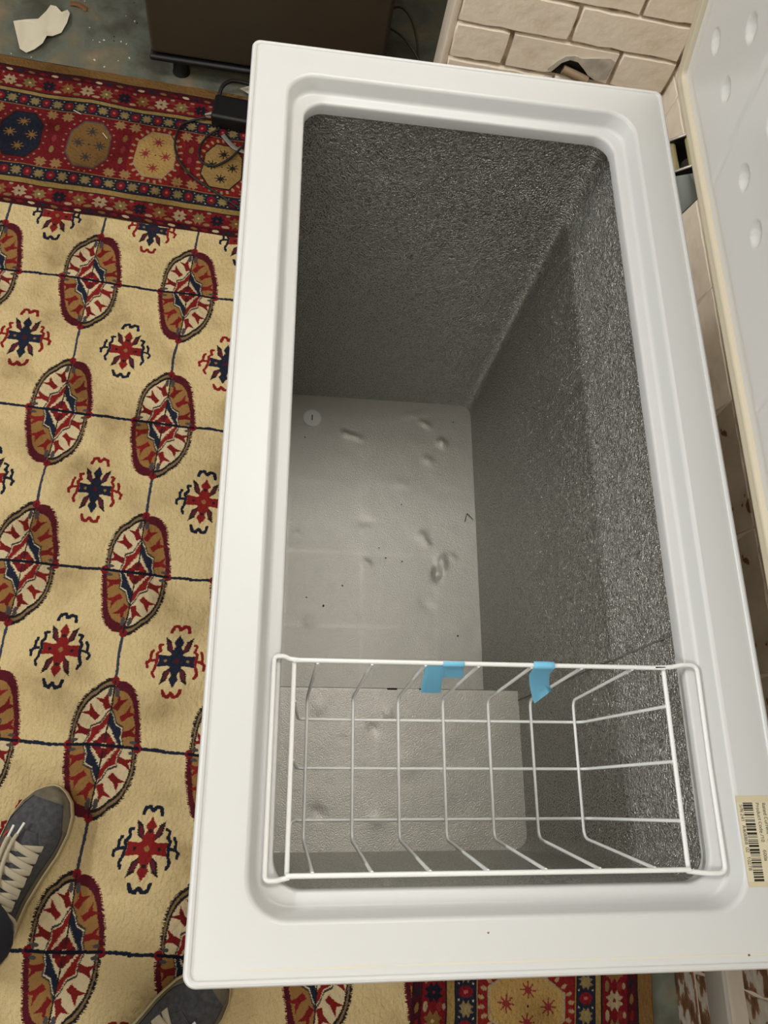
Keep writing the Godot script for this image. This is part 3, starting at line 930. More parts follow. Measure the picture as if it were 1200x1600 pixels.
func tapes() -> void:
	var za := 0.7025
	var y := 0.8335
	var t := thing("masking_tape", "blue tape strip folded over the basket rim with two short tails", "tape", Vector3.ZERO, 0, "")
	var mb := MB.new()
	var path := PackedVector3Array()
	for i in 9:
		var a := lerpf(-0.3, PI * 0.5 + 0.5, float(i) / 8.0)
		path.append(Vector3(0.2135, y + cos(a) * 0.0030, za - 0.0002 - sin(a) * 0.0030 * -1.0))
	path.append(Vector3(0.2155, 0.822, za + 0.0050))
	path.append(Vector3(0.2185, 0.810, za + 0.0085))
	mb.band(path, PackedVector3Array([Vector3(0.0094, 0, 0)]), 0.0005)
	obj("folded_strip", mb, M.tape, t)
	mb = MB.new()
	mb.band(PackedVector3Array([Vector3(0.1985, y - 0.0028, za + 0.0015), Vector3(0.1985, 0.824, za + 0.0050), Vector3(0.2000, 0.803, za + 0.0120), Vector3(0.2035, 0.780, za + 0.0185)]), PackedVector3Array([Vector3(0.0088, 0, 0), Vector3(0.0088, 0, 0), Vector3(0.0090, 0, 0), Vector3(0.0094, 0, 0)]), 0.0005)
	obj("tail", mb, M.tape, t)
	var t2 := thing("masking_tape", "blue tape strip hanging from the basket rim, the one nearer the hinge side", "tape")
	mb = MB.new()
	path = PackedVector3Array()
	for i in 10:
		var a := lerpf(-1.2, PI * 0.5 + 0.2, float(i) / 9.0)
		path.append(Vector3(0.2965, y + cos(a) * 0.0032, za + sin(a) * 0.0032))
	path.append(Vector3(0.2985, 0.815, za + 0.0055))
	path.append(Vector3(0.3040, 0.798, za + 0.0120))
	path.append(Vector3(0.3110, 0.784, za + 0.0190))
	path.append(Vector3(0.3118, 0.7815, za + 0.0215))
	var ac := PackedVector3Array()
	for i in 12: ac.append(Vector3(0.0095, 0.0, 0.0))
	ac.append(Vector3(0.0088, 0.003, -0.003))
	ac.append(Vector3(0.0062, 0.006, -0.005))
	mb.band(path, ac, 0.0005)
	obj("strip", mb, M.tape, t2)

func crumbs() -> void:
	for c in [[0.105, 0.125, 0.0011], [0.185, 0.430, 0.0012], [0.150, 0.470, 0.0016], [0.118, 0.455, 0.0010], [0.268, 0.372, 0.0011], [0.300, 0.378, 0.0012], [0.300, 0.260, 0.0010], [0.405, 0.520, 0.0012], [0.255, 0.352, 0.0009], [0.412, 0.070, 0.0010]]:
		var mb := MB.new()
		mb.box(Vector3(-c[2], 0, -c[2] * 1.3), Vector3(c[2], 0.0012, c[2] * 1.3), 0.0004)
		var o := obj("crumb", mb, M.chip_dark)
		o.position = Vector3(c[0], 0.0783, c[1])
		o.rotation.y = c[0] * 40.0
		tag(o, "tiny dark crumb lying on the metal bottom of the freezer", "crumb", "crumbs on the freezer bottom")
	var mb2 := MB.new()
	mb2.tube(smooth_path([Vector3(0.428, 0.0795, 0.290), Vector3(0.433, 0.0800, 0.272), Vector3(0.4445, 0.0805, 0.285)], 0.002), 0.0007, 6)
	tag(obj("bent_wire", mb2, M.chip_dark), "small bent dark wire lying against the right wall of the freezer bottom", "wire")

# ------------------------------------------------------------------ room
func brick_mesh(w: float, h: float, d: float, sd: int) -> ArrayMesh:
	# a painted brick, face towards +z, its arrises worn
	var mb := MB.new()
	var n := FastNoiseLite.new()
	n.seed = sd
	n.frequency = 6.0
	var loops: Array = []
	for q in [[0.0, 0.0], [0.0, d - 0.004], [0.0008, d - 0.0012], [0.0026, d]]:
		var lp := PackedVector3Array()
		var i: float = q[0]
		var cs := [Vector2(-w / 2 + i, -h / 2 + i), Vector2(w / 2 - i, -h / 2 + i), Vector2(w / 2 - i, h / 2 - i), Vector2(-w / 2 + i, h / 2 - i)]
		for e in 4:
			var m := 8 if e % 2 == 0 else 3
			for k in m:
				var p: Vector2 = cs[e].lerp(cs[(e + 1) % 4], float(k) / m)
				var nn := n.get_noise_2d(p.x * 4.0 + float(sd), p.y * 4.0) * 0.0035
				lp.append(Vector3(p.x + nn * signf(p.x) * (1.0 if absf(p.x) > w / 2 - 0.01 else 0.0), p.y + nn * signf(p.y), q[1]))
		loops.append(lp)
	mb.loft(loops, true, true, 0.97)
	return mb.mesh()

func brick(parent: Node3D, mesh: ArrayMesh, m: Material, at: Vector3, turn: float) -> void:
	var o := MeshInstance3D.new()
	o.mesh = mesh
	o.material_override = m
	o.name = "brick"
	o.position = at
	o.rotation.y = turn
	parent.add_child(o, true)

func room() -> void:
	var X0 := -3.0
	var X1 := 0.80
	var Z0 := -1.75
	var Z1 := 3.2
	var H := 2.5
	var mb := MB.new()
	mb.box(Vector3(X0 - 0.1, -0.1, Z0 - 0.1), Vector3(X1 + 0.2, 0.0, Z1 + 0.1))
	struct("floor", mb, M.floor)
	mb = MB.new()
	mb.box(Vector3(X0 - 0.1, H, Z0 - 0.1), Vector3(X1 + 0.2, H + 0.1, Z1 + 0.1))
	struct("ceiling", mb, M.ceiling)
	mb = MB.new()
	mb.box(Vector3(X0 - 0.1, 0.0, Z0 - 0.1), Vector3(X0, H, Z1 + 0.1))
	struct("wall_left", mb, M.wall_plain)
	mb = MB.new()
	mb.box(Vector3(X0, 0.0, Z0 - 0.1), Vector3(X1, H, Z0))
	struct("wall_far", mb, M.wall_plain)
	mb = MB.new()
	mb.box(Vector3(X0, 0.0, Z1), Vector3(X1, H, Z1 + 0.1))
	struct("wall_near", mb, M.wall_plain)
	# right wall, brick by brick where the gap behind the freezer shows it
	mb = MB.new()
	mb.box(Vector3(X1 - 0.0012, 0.0, Z0), Vector3(X1 + 0.2, H, Z1))
	var wr := struct("wall_right", mb, M.brick_paint)
	var full: Array = []
	for k in 3:
		full.append(brick_mesh(0.2225, 0.0728, 0.0072, 100 + k))
	rng.seed = 4
	for c in 13:
		if c == 2:
			continue
		for k in 9:
			var z := -0.60 + (float(k) + (0.5 if c % 2 == 0 else 0.0)) * 0.225
			if z > 1.35: continue
			var y := 0.0375 + float(c) * 0.075 + 0.0
			brick(wr, full[rng.randi_range(0, 2)], M.peeled if c < 4 else (M.flaking if z > 0.1 else M.brick_paint), Vector3(X1 + 0.0045, y, z), -PI / 2)
	mb = MB.new()
	mb.box(Vector3(X1 - 0.008, 0.1500 - 0.030, -0.56), Vector3(X1 + 0.004, 0.1780, Z1), 0.003)
	struct("trim_1", mb, M.grey_paint)
	# brick pier projecting beside the far end
	var px0 := 0.350
	var zf := -0.576
	mb = MB.new()
	mb.box(Vector3(px0, 0.0, zf - 0.105), Vector3(X1 + 0.003, H, zf), 0.003)
	var pier := struct("wall_pier", mb, M.mortar)
	mb = MB.new()
	mb.box(Vector3(px0 - 0.014, 0.0, zf - 0.104), Vector3(px0 + 0.0005, H, zf + 0.003), 0.004)
	obj("rendered_end", mb, M.brick_paint, pier)
	var cy := 0.330
	var variants := {}
	var lay := func(y: float, xs: Array) -> void:
		for i in range(0, xs.size() - 1):
			var a: float = xs[i] + 0.0036
			var b: float = xs[i + 1] - 0.0036
			var key := "%d" % roundi((b - a) * 200.0)
			var ms := brick_mesh(b - a, 0.0685, 0.013, 200 + i * 7 + int(y * 100.0))
			brick(pier, ms, M.brick_paint, Vector3((a + b) / 2, y, zf - 0.004), 0.0)
	for c in range(-4, 7):
		var y := cy + float(c) * 0.075 + 0.0375
		if c == 1:
			lay.call(y, [0.347, 0.459])
			lay.call(y, [0.678, 0.795])
		elif posmod(c, 2) == 1:
			lay.call(y, [0.347, 0.459, 0.678, 0.795])
		else:
			lay.call(y, [0.347, 0.568, 0.790])
	# the holed brick with a cement patch and a pipe stub in the hole
	cy += 0.075
	mb = MB.new()
	var y0 := cy + 0.0047
	var y1 := cy + 0.0703
	var outline := [Vector2(0.464, y0), Vector2(0.540, y0), Vector2(0.557, y0 + 0.004), Vector2(0.570, y0 + 0.026), Vector2(0.585, y0 + 0.036), Vector2(0.602, y0 + 0.034), Vector2(0.618, y0 + 0.022), Vector2(0.632, y0 + 0.010), Vector2(0.648, y0 + 0.003), Vector2(0.673, y0), Vector2(0.673, y1), Vector2(0.464, y1)]
	var fr := PackedVector2Array(outline)
	var idx := Geometry2D.triangulate_polygon(fr)
	var zz := zf + 0.009
	for i in range(0, idx.size(), 3):
		mb.tri(Vector3(fr[idx[i]].x, fr[idx[i]].y, zz), Vector3(fr[idx[i + 1]].x, fr[idx[i + 1]].y, zz), Vector3(fr[idx[i + 2]].x, fr[idx[i + 2]].y, zz), 1)
	mb.facing(0, Vector3(0.5, 0.5, 5))
	var from := mb.v.size()
	for i in fr.size():
		var p := fr[i]
		var q := fr[(i + 1) % fr.size()]
		mb.quad(Vector3(p.x, p.y, zz), Vector3(q.x, q.y, zz), Vector3(q.x, q.y, zf - 0.004), Vector3(p.x, p.y, zf - 0.004), 5 + i)
	var c0 := Vector3(0.57, cy + 0.05, zf)
	var s := 0.0
	for i in range(from, mb.v.size(), 3):
		s += (mb.v[i + 1] - mb.v[i]).cross(mb.v[i + 2] - mb.v[i]).dot(mb.v[i] - c0)
	if s > 0.0: mb.flip(from)
	obj("brick", mb, M.brick_paint, pier)
	mb = MB.new()
	var pt := PackedVector3Array()
	var pt2 := PackedVector3Array()
	for q in [[0.549, 0.008], [0.560, 0.030], [0.574, 0.044], [0.590, 0.0485], [0.605, 0.045], [0.626, 0.050], [0.660, 0.056], [0.671, 0.050], [0.669, 0.012], [0.648, 0.006], [0.632, 0.013], [0.618, 0.025], [0.602, 0.037], [0.585, 0.039], [0.570, 0.029], [0.557, 0.007]]:
		pt.append(Vector3(q[0], cy + 0.0047 + q[1], zz - 0.003))
		pt2.append(Vector3(q[0], cy + 0.0047 + q[1], zz + 0.003))
	var tri2 := PackedVector2Array()
	for p in pt2: tri2.append(Vector2(p.x, p.y))
	var ix := Geometry2D.triangulate_polygon(tri2)
	for i in range(0, ix.size(), 3):
		mb.tri(pt2[ix[i]], pt2[ix[i + 1]], pt2[ix[i + 2]], 1)
	mb.facing(0, Vector3(0.5, 0.5, 5))
	for i in pt.size():
		mb.quad(pt[i], pt[(i + 1) % pt.size()], pt2[(i + 1) % pt.size()], pt2[i], 3)
	obj("cement_patch", mb, M.cement, pier)
	mb = MB.new()
	mb.box(Vector3(0.545, cy + 0.001, zf - 0.002), Vector3(0.668, cy + 0.043, zf + 0.0012), 0.0004)
	obj("hole", mb, M.black, pier)
	mb = MB.new()
	mb.tube(PackedVector3Array([Vector3(0.578, cy + 0.018, zf + 0.008), Vector3(0.60, cy + 0.014, zf + 0.011), Vector3(0.632, cy + 0.006, zf + 0.012)]), 0.0085, 12)
	var stub := obj("pipe_stub", mb, M.copper)
	var piv := Vector3(px0, 0, zf)
	pier.transform = Transform3D(Basis(Vector3.UP, deg_to_rad(-4.1)), piv) * Transform3D(Basis(), -piv)
	stub.transform = pier.transform
	tag(stub, "short dull pipe end poking out of the hole in the brick pier", "pipe")
	# the lamp that lights it all: a tube on the ceiling by the left wall
	lamp("ceiling_lamp", "long white tube lamp hung below the ceiling beside the left wall", LAMP_A, LAMP_A_LEN, LAMP_A_DIR, LAMP_A_E)
	panel_lamp("flat rectangular light panel fixed to the ceiling above the freezer", LAMP_B, LAMP_B_E)
	panel_lamp("flat rectangular light panel fixed to the ceiling behind the person", LAMP_C, LAMP_C_E)

const LAMP_A := Vector3(-2.55, 2.17, 0.15)
const LAMP_A_LEN := Vector3(0, 0, 1.2)
const LAMP_A_DIR := Vector3(0.87, -0.5, 0.0)
const LAMP_A_E := 4.3
const LAMP_B := Vector3(0.32, 2.44, -0.15)
const LAMP_B_SIZE := Vector2(1.2, 0.6)
const LAMP_B_E := 1.6
const LAMP_C := Vector3(-0.6, 2.44, 1.8)
const LAMP_C_E := 2.0

func panel_lamp(label: String, at: Vector3, energy: float) -> void:
	var t := thing("ceiling_panel", label, "lamp", at)
	var hx := LAMP_B_SIZE.x / 2.0
	var hz := LAMP_B_SIZE.y / 2.0
	var mb := MB.new()
	mb.box(Vector3(-hx - 0.015, 0.0, -hz - 0.015), Vector3(hx + 0.015, 0.055, hz + 0.015), 0.004)
	obj("housing", mb, M.enamel, t)
	mb = MB.new()
	mb.box(Vector3(-hx, -0.006, -hz), Vector3(hx, 0.002, hz), 0.002)
	obj("diffuser", mb, M.tube_glass, t)
	var l := AreaLight3D.new()
	l.name = "panel_light"
	l.area_size = LAMP_B_SIZE
	l.area_normalize_energy = true
	l.light_energy = energy
	l.light_color = Color(0.985, 0.995, 1.0)
	l.area_range = 12.0
	l.shadow_enabled = true
	t.add_child(l)
	l.transform = Transform3D(Basis(Vector3(1, 0, 0), PI * -0.5), Vector3(0, -0.012, 0))

func lamp(called: String, label: String, at: Vector3, along: Vector3, dir: Vector3, energy: float) -> void:
	var t := thing(called, label, "lamp", at)
	var mb := MB.new()
	mb.tube(PackedVector3Array([-along * 0.5, Vector3.ZERO, along * 0.5]), 0.016, 14)
	obj("tube", mb, M.tube_glass, t)
	var d := dir.normalized()
	mb = MB.new()
	var ax := along.normalized()
	var sd := ax.cross(d).normalized()
	var lp := func(w: float, k: float, e: float) -> PackedVector3Array:
		var a := ax * (along.length() * 0.5 + e)
		return PackedVector3Array([-a - sd * w + d * k, a - sd * w + d * k, a + sd * w + d * k, -a + sd * w + d * k])
	mb.loft([lp.call(0.045, -0.022, 0.03), lp.call(0.045, -0.06, 0.03)], true, true)
	obj("housing", mb, M.enamel, t)
	for k in [-1.0, 1.0]:
		mb = MB.new()
		var e: Vector3 = along * 0.5 * k
		mb.tube(PackedVector3Array([e - ax * 0.004 * k, e + ax * 0.02 * k]), 0.018, 12)
		obj("lamp_holder", mb, M.enamel, t)
	for k in [-0.4, 0.4]:
		mb = MB.new()
		var e: Vector3 = along * k - d * 0.05
		mb.tube(PackedVector3Array([e, Vector3(e.x, 2.5 - at.y, e.z)]), 0.004, 8)
		obj("hanger", mb, M.enamel, t)
	var l := AreaLight3D.new()
	l.name = "tube_light"
	l.area_size = Vector2(along.length(), 0.05)
	l.area_normalize_energy = true
	l.light_energy = energy
	l.light_color = Color(0.985, 0.995, 1.0)
	l.area_range = 12.0
	l.shadow_enabled = true
	t.add_child(l)
	l.transform = Transform3D(Basis(ax, (-d).cross(ax).normalized(), -d), d * 0.03)

# ------------------------------------------------------------------ things around
func appliance() -> void:
	var t := deg_to_rad(2.3)
	var f := thing("mini_fridge", "dark brown floor appliance with a black plinth beyond the far rug edge", "fridge", Vector3(-0.017, 0, -0.862), -t)
	var mb := MB.new()
	mb.box(Vector3(-0.277, 0.062, -0.56), Vector3(0.280, 0.86, -0.05), 0.008)
	obj("body", mb, M.brown_dark, f)
	mb = MB.new()
	mb.box(Vector3(-0.277, 0.066, -0.047), Vector3(0.280, 0.855, 0.0), 0.012, 4)
	var d := obj("door", mb, M.brown, f)
	mb = MB.new()
	mb.box(Vector3(-0.281, 0.050, -0.052), Vector3(0.284, 0.0645, 0.006), 0.006, 3)
	obj("edge_trim", mb, M.black, d)
	mb = MB.new()
	mb.box(Vector3(-0.235, 0.012, -0.52), Vector3(0.24, 0.060, -0.045), 0.004)
	obj("plinth", mb, M.black, f)
	for c in [Vector2(-0.215, -0.03), Vector2(0.22, -0.03), Vector2(-0.215, -0.5), Vector2(0.22, -0.5)]:
		mb = MB.new()
		mb.tube(PackedVector3Array([Vector3(c.x, 0.0005, c.y), Vector3(c.x, 0.008, c.y), Vector3(c.x, 0.052, c.y)]), 0.022, 12, 0.016)
		obj("foot", mb, M.black_rubber, f)

func adapter() -> void:
	var a := thing("power_adapter", "black power adapter brick with thin looping cable on the red rug border", "adapter", Vector3(-0.075, 0.0105, -0.752), deg_to_rad(-6.0))
	var mb := MB.new()
	mb.box(Vector3(-0.066, 0, -0.036), Vector3(0.075, 0.036, 0.036), 0.007, 4)
	obj("body", mb, M.black, a)
	mb = MB.new()
	mb.tube(spline([Vector3(-0.058, 0.026, -0.030), Vector3(-0.054, 0.034, -0.062), Vector3(-0.034, 0.032, -0.088), Vector3(0.004, 0.022, -0.100), Vector3(0.055, 0.012, -0.102), Vector3(0.10, 0.008, -0.100)]), 0.0048, 10)
	obj("mains_cable", mb, M.black_rubber, a)
	mb = MB.new()
	mb.tube(PackedVector3Array([Vector3(-0.064, 0.016, 0.008), Vector3(-0.072, 0.014, 0.010), Vector3(-0.084, 0.010, 0.012)]), 0.0055, 10, 0.003)
	obj("strain_relief", mb, M.seam, a)
	var tr := a.transform.affine_inverse()
	var p: Array = []
	for q in [[-0.158, -0.742, 0.020], [-0.185, -0.735, 0.014], [-0.214, -0.715, 0.0135], [-0.224, -0.670, 0.0135], [-0.219, -0.630, 0.0135], [-0.200, -0.590, 0.0135], [-0.166, -0.556, 0.0135], [-0.120, -0.525, 0.0135], [-0.072, -0.492, 0.0135], [-0.035, -0.465, 0.0135], [0.02, -0.42, 0.0135]]:
		p.append(tr * Vector3(q[0], q[2], q[1]))
	mb = MB.new()
	mb.tube(spline(p), 0.0027, 8)
	obj("thin_cable", mb, M.black_rubber, a)
	p = []
	for q in [[-0.125, -0.716, 0.0135], [-0.150, -0.690, 0.0135], [-0.165, -0.655, 0.0135], [-0.163, -0.620, 0.0135], [-0.148, -0.604, 0.0135], [-0.124, -0.604, 0.0135], [-0.095, -0.628, 0.0135], [-0.068, -0.668, 0.0135], [-0.045, -0.710, 0.014], [-0.030, -0.725, 0.014]]:
		p.append(tr * Vector3(q[0], q[2], q[1]))
	mb = MB.new()
	mb.tube(spline(p), 0.0027, 8)
	obj("thin_cable", mb, M.black_rubber, a)
	mb = MB.new()
	p = []
	for q in [[-0.115, -0.700, 0.0125], [-0.085, -0.665, 0.0125], [-0.05, -0.652, 0.0125], [0.0, -0.640, 0.0125]]:
		p.append(tr * Vector3(q[0], q[2], q[1]))
	mb.band(spline(p, 0.02), PackedVector3Array([Vector3(0.003, 0, -0.004)]), 0.0015)
	obj("cable_tie", mb, M.seam, a)
	mb = MB.new()
	mb.loft([PackedVector3Array([Vector3(-0.083, 0.009, -0.858), Vector3(-0.06, 0.009, -0.868), Vector3(-0.03, 0.009, -0.862), Vector3(-0.035, 0.009, -0.838), Vector3(-0.064, 0.009, -0.846)]), PackedVector3Array([Vector3(-0.083, 0.0105, -0.858), Vector3(-0.06, 0.013, -0.868), Vector3(-0.03, 0.014, -0.862), Vector3(-0.035, 0.012, -0.838), Vector3(-0.064, 0.010, -0.846)])], true, true)
	tag(obj("paper_scrap", mb, M.paper), "tiny white paper scrap at the rug edge beside the black cable", "paper")
	# wires in the dark gap
	for c in [[[[0.285, 0.10, -1.09], [0.312, 0.11, -1.085], [0.338, 0.10, -1.06], [0.356, 0.08, -1.005], [0.360, 0.06, -0.94], [0.361, 0.03, -0.90], [0.37, 0.020, -0.85]], "pale green cable arching up in the dark gap beside the brick pier"], [[[0.283, 0.10, -1.02], [0.315, 0.10, -0.995], [0.345, 0.09, -0.960], [0.375, 0.07, -0.925], [0.40, 0.05, -0.89], [0.42, 0.020, -0.86]], "dull brown cable running straight down the dark gap beside the brown appliance"]]:
		p = []
		for q in c[0]: p.append(Vector3(q[0], q[1], q[2]))
		mb = MB.new()
		mb.tube(spline(p), 0.003, 8)
		tag(obj("cable", mb, M.cable_green), c[1], "cable")

func litter() -> void:
	var out := [[-0.641, -0.992], [-0.612, -0.998], [-0.585, -1.010], [-0.570, -1.040], [-0.563, -1.062], [-0.548, -1.056], [-0.534, -1.042], [-0.522, -1.055], [-0.515, -1.045], [-0.516, -1.005], [-0.526, -0.975], [-0.544, -0.958], [-0.556, -0.953], [-0.563, -0.930], [-0.580, -0.910], [-0.596, -0.893], [-0.612, -0.902]]
	var c := Vector3(-0.565, 0.006, -0.985)
	var mb := MB.new()
	var n := FastNoiseLite.new()
	n.seed = 3
	n.frequency = 9.0
	var ring_at := func(k: float, dy: float) -> PackedVector3Array:
		var lp := PackedVector3Array()
		for q in out:
			var p := Vector3(q[0], 0, q[1])
			p = c.lerp(p, k)
			p.y = 0.0035 + 0.009 * (0.5 + n.get_noise_2d(p.x * 3.0, p.z * 3.0)) * (0.4 + 0.6 * k) + dy
			lp.append(p)
		return lp
	mb.loft([ring_at.call(0.02, -0.0005), ring_at.call(0.5, -0.0005), ring_at.call(1.0, -0.0005), ring_at.call(1.0, 0.0), ring_at.call(0.75, 0.0), ring_at.call(0.5, 0.0), ring_at.call(0.25, 0.0), ring_at.call(0.02, 0.0)], true, true, 0.2)
	tag(obj("paper_scrap", mb, M.paper), "torn crumpled white paper lying on the bare concrete floor", "paper")
	mb = MB.new()
	mb.band(spline([Vector3(-0.520, 0.003, -1.082), Vector3(-0.500, 0.005, -1.080), Vector3(-0.478, 0.003, -1.068)], 0.008), PackedVector3Array([Vector3(0, 0, 0.007)]), 0.0012)
	tag(obj("dry_leaf", mb, M.leaf), "small brown curled leaf lying beside the torn white paper", "leaf")
	rng.seed = 19
	for k in 34:
		var x := rng.randf_range(-0.72, -0.25)
		var z := rng.randf_range(-1.12, -0.88)
		if Vector2(x + 0.565, z + 0.98).length() < 0.09: continue
		if x > -0.34 and z < -0.84: x -= 0.1
		mb = MB.new()
		var r := rng.randf_range(0.0012, 0.003)
		mb.box(Vector3(-r, 0.0, -r * 0.7), Vector3(r, r * 0.6, r * 0.7), r * 0.25)
		var dark := k % 7 == 0
		var o := obj("paint_chip" if not dark else "grit", mb, M.chip_dark if dark else M.chip)
		o.position = Vector3(x, 0.0002, z)
		o.rotation.y = rng.randf() * 6.0
		if dark: tag(o, "tiny dark bit of grit on the concrete floor beyond the rug", "grit", "grit on the concrete")
		else: tag(o, "tiny pale chip on the concrete floor beyond the rug", "chip", "pale chips on the concrete")
	for q in [[-0.455, -0.722, 0.5], [-0.385, -0.66, 0.9]]:
		mb = MB.new()
		mb.box(Vector3(-0.010, 0.0, -0.0008), Vector3(0.010, 0.0012, 0.0008), 0.0003)
		var o := obj("splinter", mb, M.chip)
		o.position = Vector3(q[0], 0.0098, q[1])
		o.rotation.y = -q[2]
		tag(o, "thin pale splinter lying on the brown octagon of the rug border" if q[2] < 0.6 else "thin pale splinter lying on the red rug border between two octagons", "splinter")

# ------------------------------------------------------------------ the person's shoes and trouser legs
func shoe(parent: Node3D, at: Vector3, heading: Vector2, side: float) -> void:
	# shoe axes: s from heel (0) to toe (0.3), w to the shoe's own right
	var fw := Vector3(heading.x, 0, heading.y).normalized()
	var rt := Vector3(-fw.z, 0, fw.x)
	var B := func(s: float, w: float, y: float) -> Vector3:
		return at + fw * (s - 0.30) + rt * w * side + Vector3(0, y, 0)
	# outline: s, inner half width (w<0), outer half width (w>0)
	var st := [[0.000, -0.012, 0.012], [0.008, -0.026, 0.026], [0.03, -0.034, 0.035], [0.07, -0.035, 0.037], [0.12, -0.034, 0.040], [0.165, -0.041, 0.046], [0.20, -0.048, 0.051], [0.235, -0.049, 0.050], [0.262, -0.044, 0.043], [0.282, -0.033, 0.031], [0.294, -0.018, 0.017], [0.300, -0.005, 0.005]]
	var outline := func(grow: float, y: float) -> PackedVector3Array:
		var lp := PackedVector3Array()
		for q in st: lp.append(B.call(0.15 + (q[0] - 0.15) * (1.0 + grow * 3.0), q[2] * (1.0 + grow * 10.0), y))
		for i in range(st.size() - 1, -1, -1): lp.append(B.call(0.15 + (st[i][0] - 0.15) * (1.0 + grow * 3.0), st[i][1] * (1.0 + grow * 10.0), y))
		return lp
	# upper: cross-sections swept from heel to toe
	var prof := [[0.004, 0.085, 0.4], [0.02, 0.092, 0.5], [0.05, 0.088, 0.55], [0.08, 0.084, 0.55], [0.11, 0.086, 0.5], [0.14, 0.083, 0.46], [0.17, 0.076, 0.42], [0.20, 0.068, 0.46], [0.225, 0.061, 0.52], [0.25, 0.056, 0.58], [0.27, 0.051, 0.62], [0.285, 0.044, 0.64], [0.293, 0.035, 0.6], [0.298, 0.024, 0.5]]
	var width := func(s: float) -> Vector2:
		for i in range(st.size() - 1):
			if s <= st[i + 1][0]:
				var t: float = (s - st[i][0]) / (st[i + 1][0] - st[i][0])
				return Vector2(lerpf(st[i][1], st[i + 1][1], t), lerpf(st[i][2], st[i + 1][2], t))
		return Vector2(-0.005, 0.005)
	var height := func(s: float) -> float:
		for i in range(prof.size() - 1):
			if s <= prof[i + 1][0]:
				return lerpf(prof[i][1], prof[i + 1][1], clampf((s - prof[i][0]) / (prof[i + 1][0] - prof[i][0]), 0, 1))
		return 0.024
	var section := func(s: float, grow: float, a0: float, a1: float, n: int) -> PackedVector3Array:
		var w: Vector2 = width.call(s)
		var h: float = height.call(s) - 0.012
		var lp := PackedVector3Array()
		for k in n + 1:
			var a := lerpf(a0, a1, float(k) / n)
			var cx := signf(cos(a)) * pow(absf(cos(a)), 0.75)
			var sy := pow(absf(sin(a)), 0.85)
			var hw := absf(w.y if cx > 0.0 else w.x) * 0.97
			# sides lean in towards the lacing in the waist of the shoe
			var lean := 1.0 - 0.22 * sy * smoothstep(0.24, 0.14, s)
			lp.append(B.call(s, cx * hw * lean * (1.0 + grow / 0.045), 0.012 + sy * (h + grow)))
		return lp
	var mb := MB.new()
	var loops: Array = []
	for i in 45:
		var s := lerpf(0.004, 0.2985, float(i) / 44.0)
		loops.append(section.call(s, 0.0, 0.0, PI, 22))
	mb.loft(loops, true, true, -1.0)
	var sh := obj("shoe", mb, M.upper, parent)
	# sole with its pale foxing
	mb = MB.new()
	mb.loft([outline.call(-0.004, 0.0), outline.call(0.0015, 0.003), outline.call(0.0028, 0.012), outline.call(0.0024, 0.020), outline.call(0.0004, 0.0235), outline.call(-0.004, 0.024)], true, true, -1.0)
	obj("sole", mb, M.sole, sh)
	# grubby rand round the toe and along the sides
	mb = MB.new()
	var reach := func(s: float) -> float:
		return 0.30 + 0.10 * smoothstep(0.10, 0.20, s) + 0.42 * smoothstep(0.215, 0.272, s)
	for e in [0, 1]:
		loops = []
		for i in 26:
			var s := lerpf(0.05, 0.281, float(i) / 25.0)
			var q: float = reach.call(s)
			loops.append(section.call(s, 0.0013, 0.0, q, 8) if e == 0 else section.call(s, 0.0013, PI - q, PI, 8))
		mb.loft(loops, false, false, -1.0, false)
	loops = []
	for i in 9:
		loops.append(section.call(lerpf(0.276, 0.2988, float(i) / 8.0), 0.0013, 0.0, PI, 22))
	mb.loft(loops, false, false, -1.0, false)
	mb.facing(0, at + Vector3(0, 3, 0))
	obj("toe_rand", mb, M.rand, sh)
	# tongue
	mb = MB.new()
	loops = []
	for i in 9:
		var s := lerpf(0.105, 0.226, float(i) / 8.0)
		var h: float = height.call(s)
		var lp := PackedVector3Array()
		var hw := 0.023 - 0.004 * absf(float(i) / 8.0 - 0.4) if i < 8 else 0.014
		for k in 9:
			var a := lerpf(0.0, PI, float(k) / 8.0)
			lp.append(B.call(s, cos(a) * hw, h - 0.004 + sin(a) * 0.0085))
		for k in 9:
			var a := lerpf(PI, 0.0, float(k) / 8.0)
			lp.append(B.call(s, cos(a) * hw * 0.95, h - 0.010 + sin(a) * 0.006))
		loops.append(lp)
	mb.loft(loops, true, true, -1.0)
	obj("tongue", mb, M.upper, sh)
	# lacing: flat laces crossing between two rows of eyelets
	for i in 6:
		for d in [-1.0, 1.0]:
			var s := 0.112 + 0.0175 * float(i)
			var p := PackedVector3Array()
			for k in 9:
				var t := float(k) / 8.0
				var w: float = lerpf(-0.029, 0.029, t) * d
				var ss := s + (t - 0.5) * 0.013
				var h: float = height.call(ss)
				p.append(B.call(ss, w, h + 0.0050 + (0.0028 if d > 0.0 else 0.0006) - 0.012 * pow(absf(t - 0.5) * 2.0, 2.5)))
			mb = MB.new()
			mb.band(p, PackedVector3Array([fw * 0.0043]), 0.0022)
			obj("lace", mb, M.lace, sh)
	# bow ends lying forward over the toe, with plastic tips
	for q in [[[0.120, -0.004], [0.150, 0.006], [0.180, 0.014], [0.205, 0.016], [0.2165, 0.015]], [[0.118, 0.004], [0.146, 0.014], [0.174, 0.022], [0.196, 0.026], [0.2085, 0.0265]]]:
		var p: Array = []
		for e in q:
			var h: float = height.call(e[0])
			p.append(B.call(e[0], e[1], h + 0.011 - absf(e[1]) * 0.16))
		mb = MB.new()
		mb.tube(spline(p), 0.0034, 8)
		obj("lace", mb, M.lace, sh)
		var e1: Vector3 = p[4]
		var d1: Vector3 = (p[4] - p[3]).normalized()
		mb = MB.new()
		mb.tube(PackedVector3Array([e1, e1 + d1 * 0.010, e1 + d1 * 0.019]), 0.0021, 8)
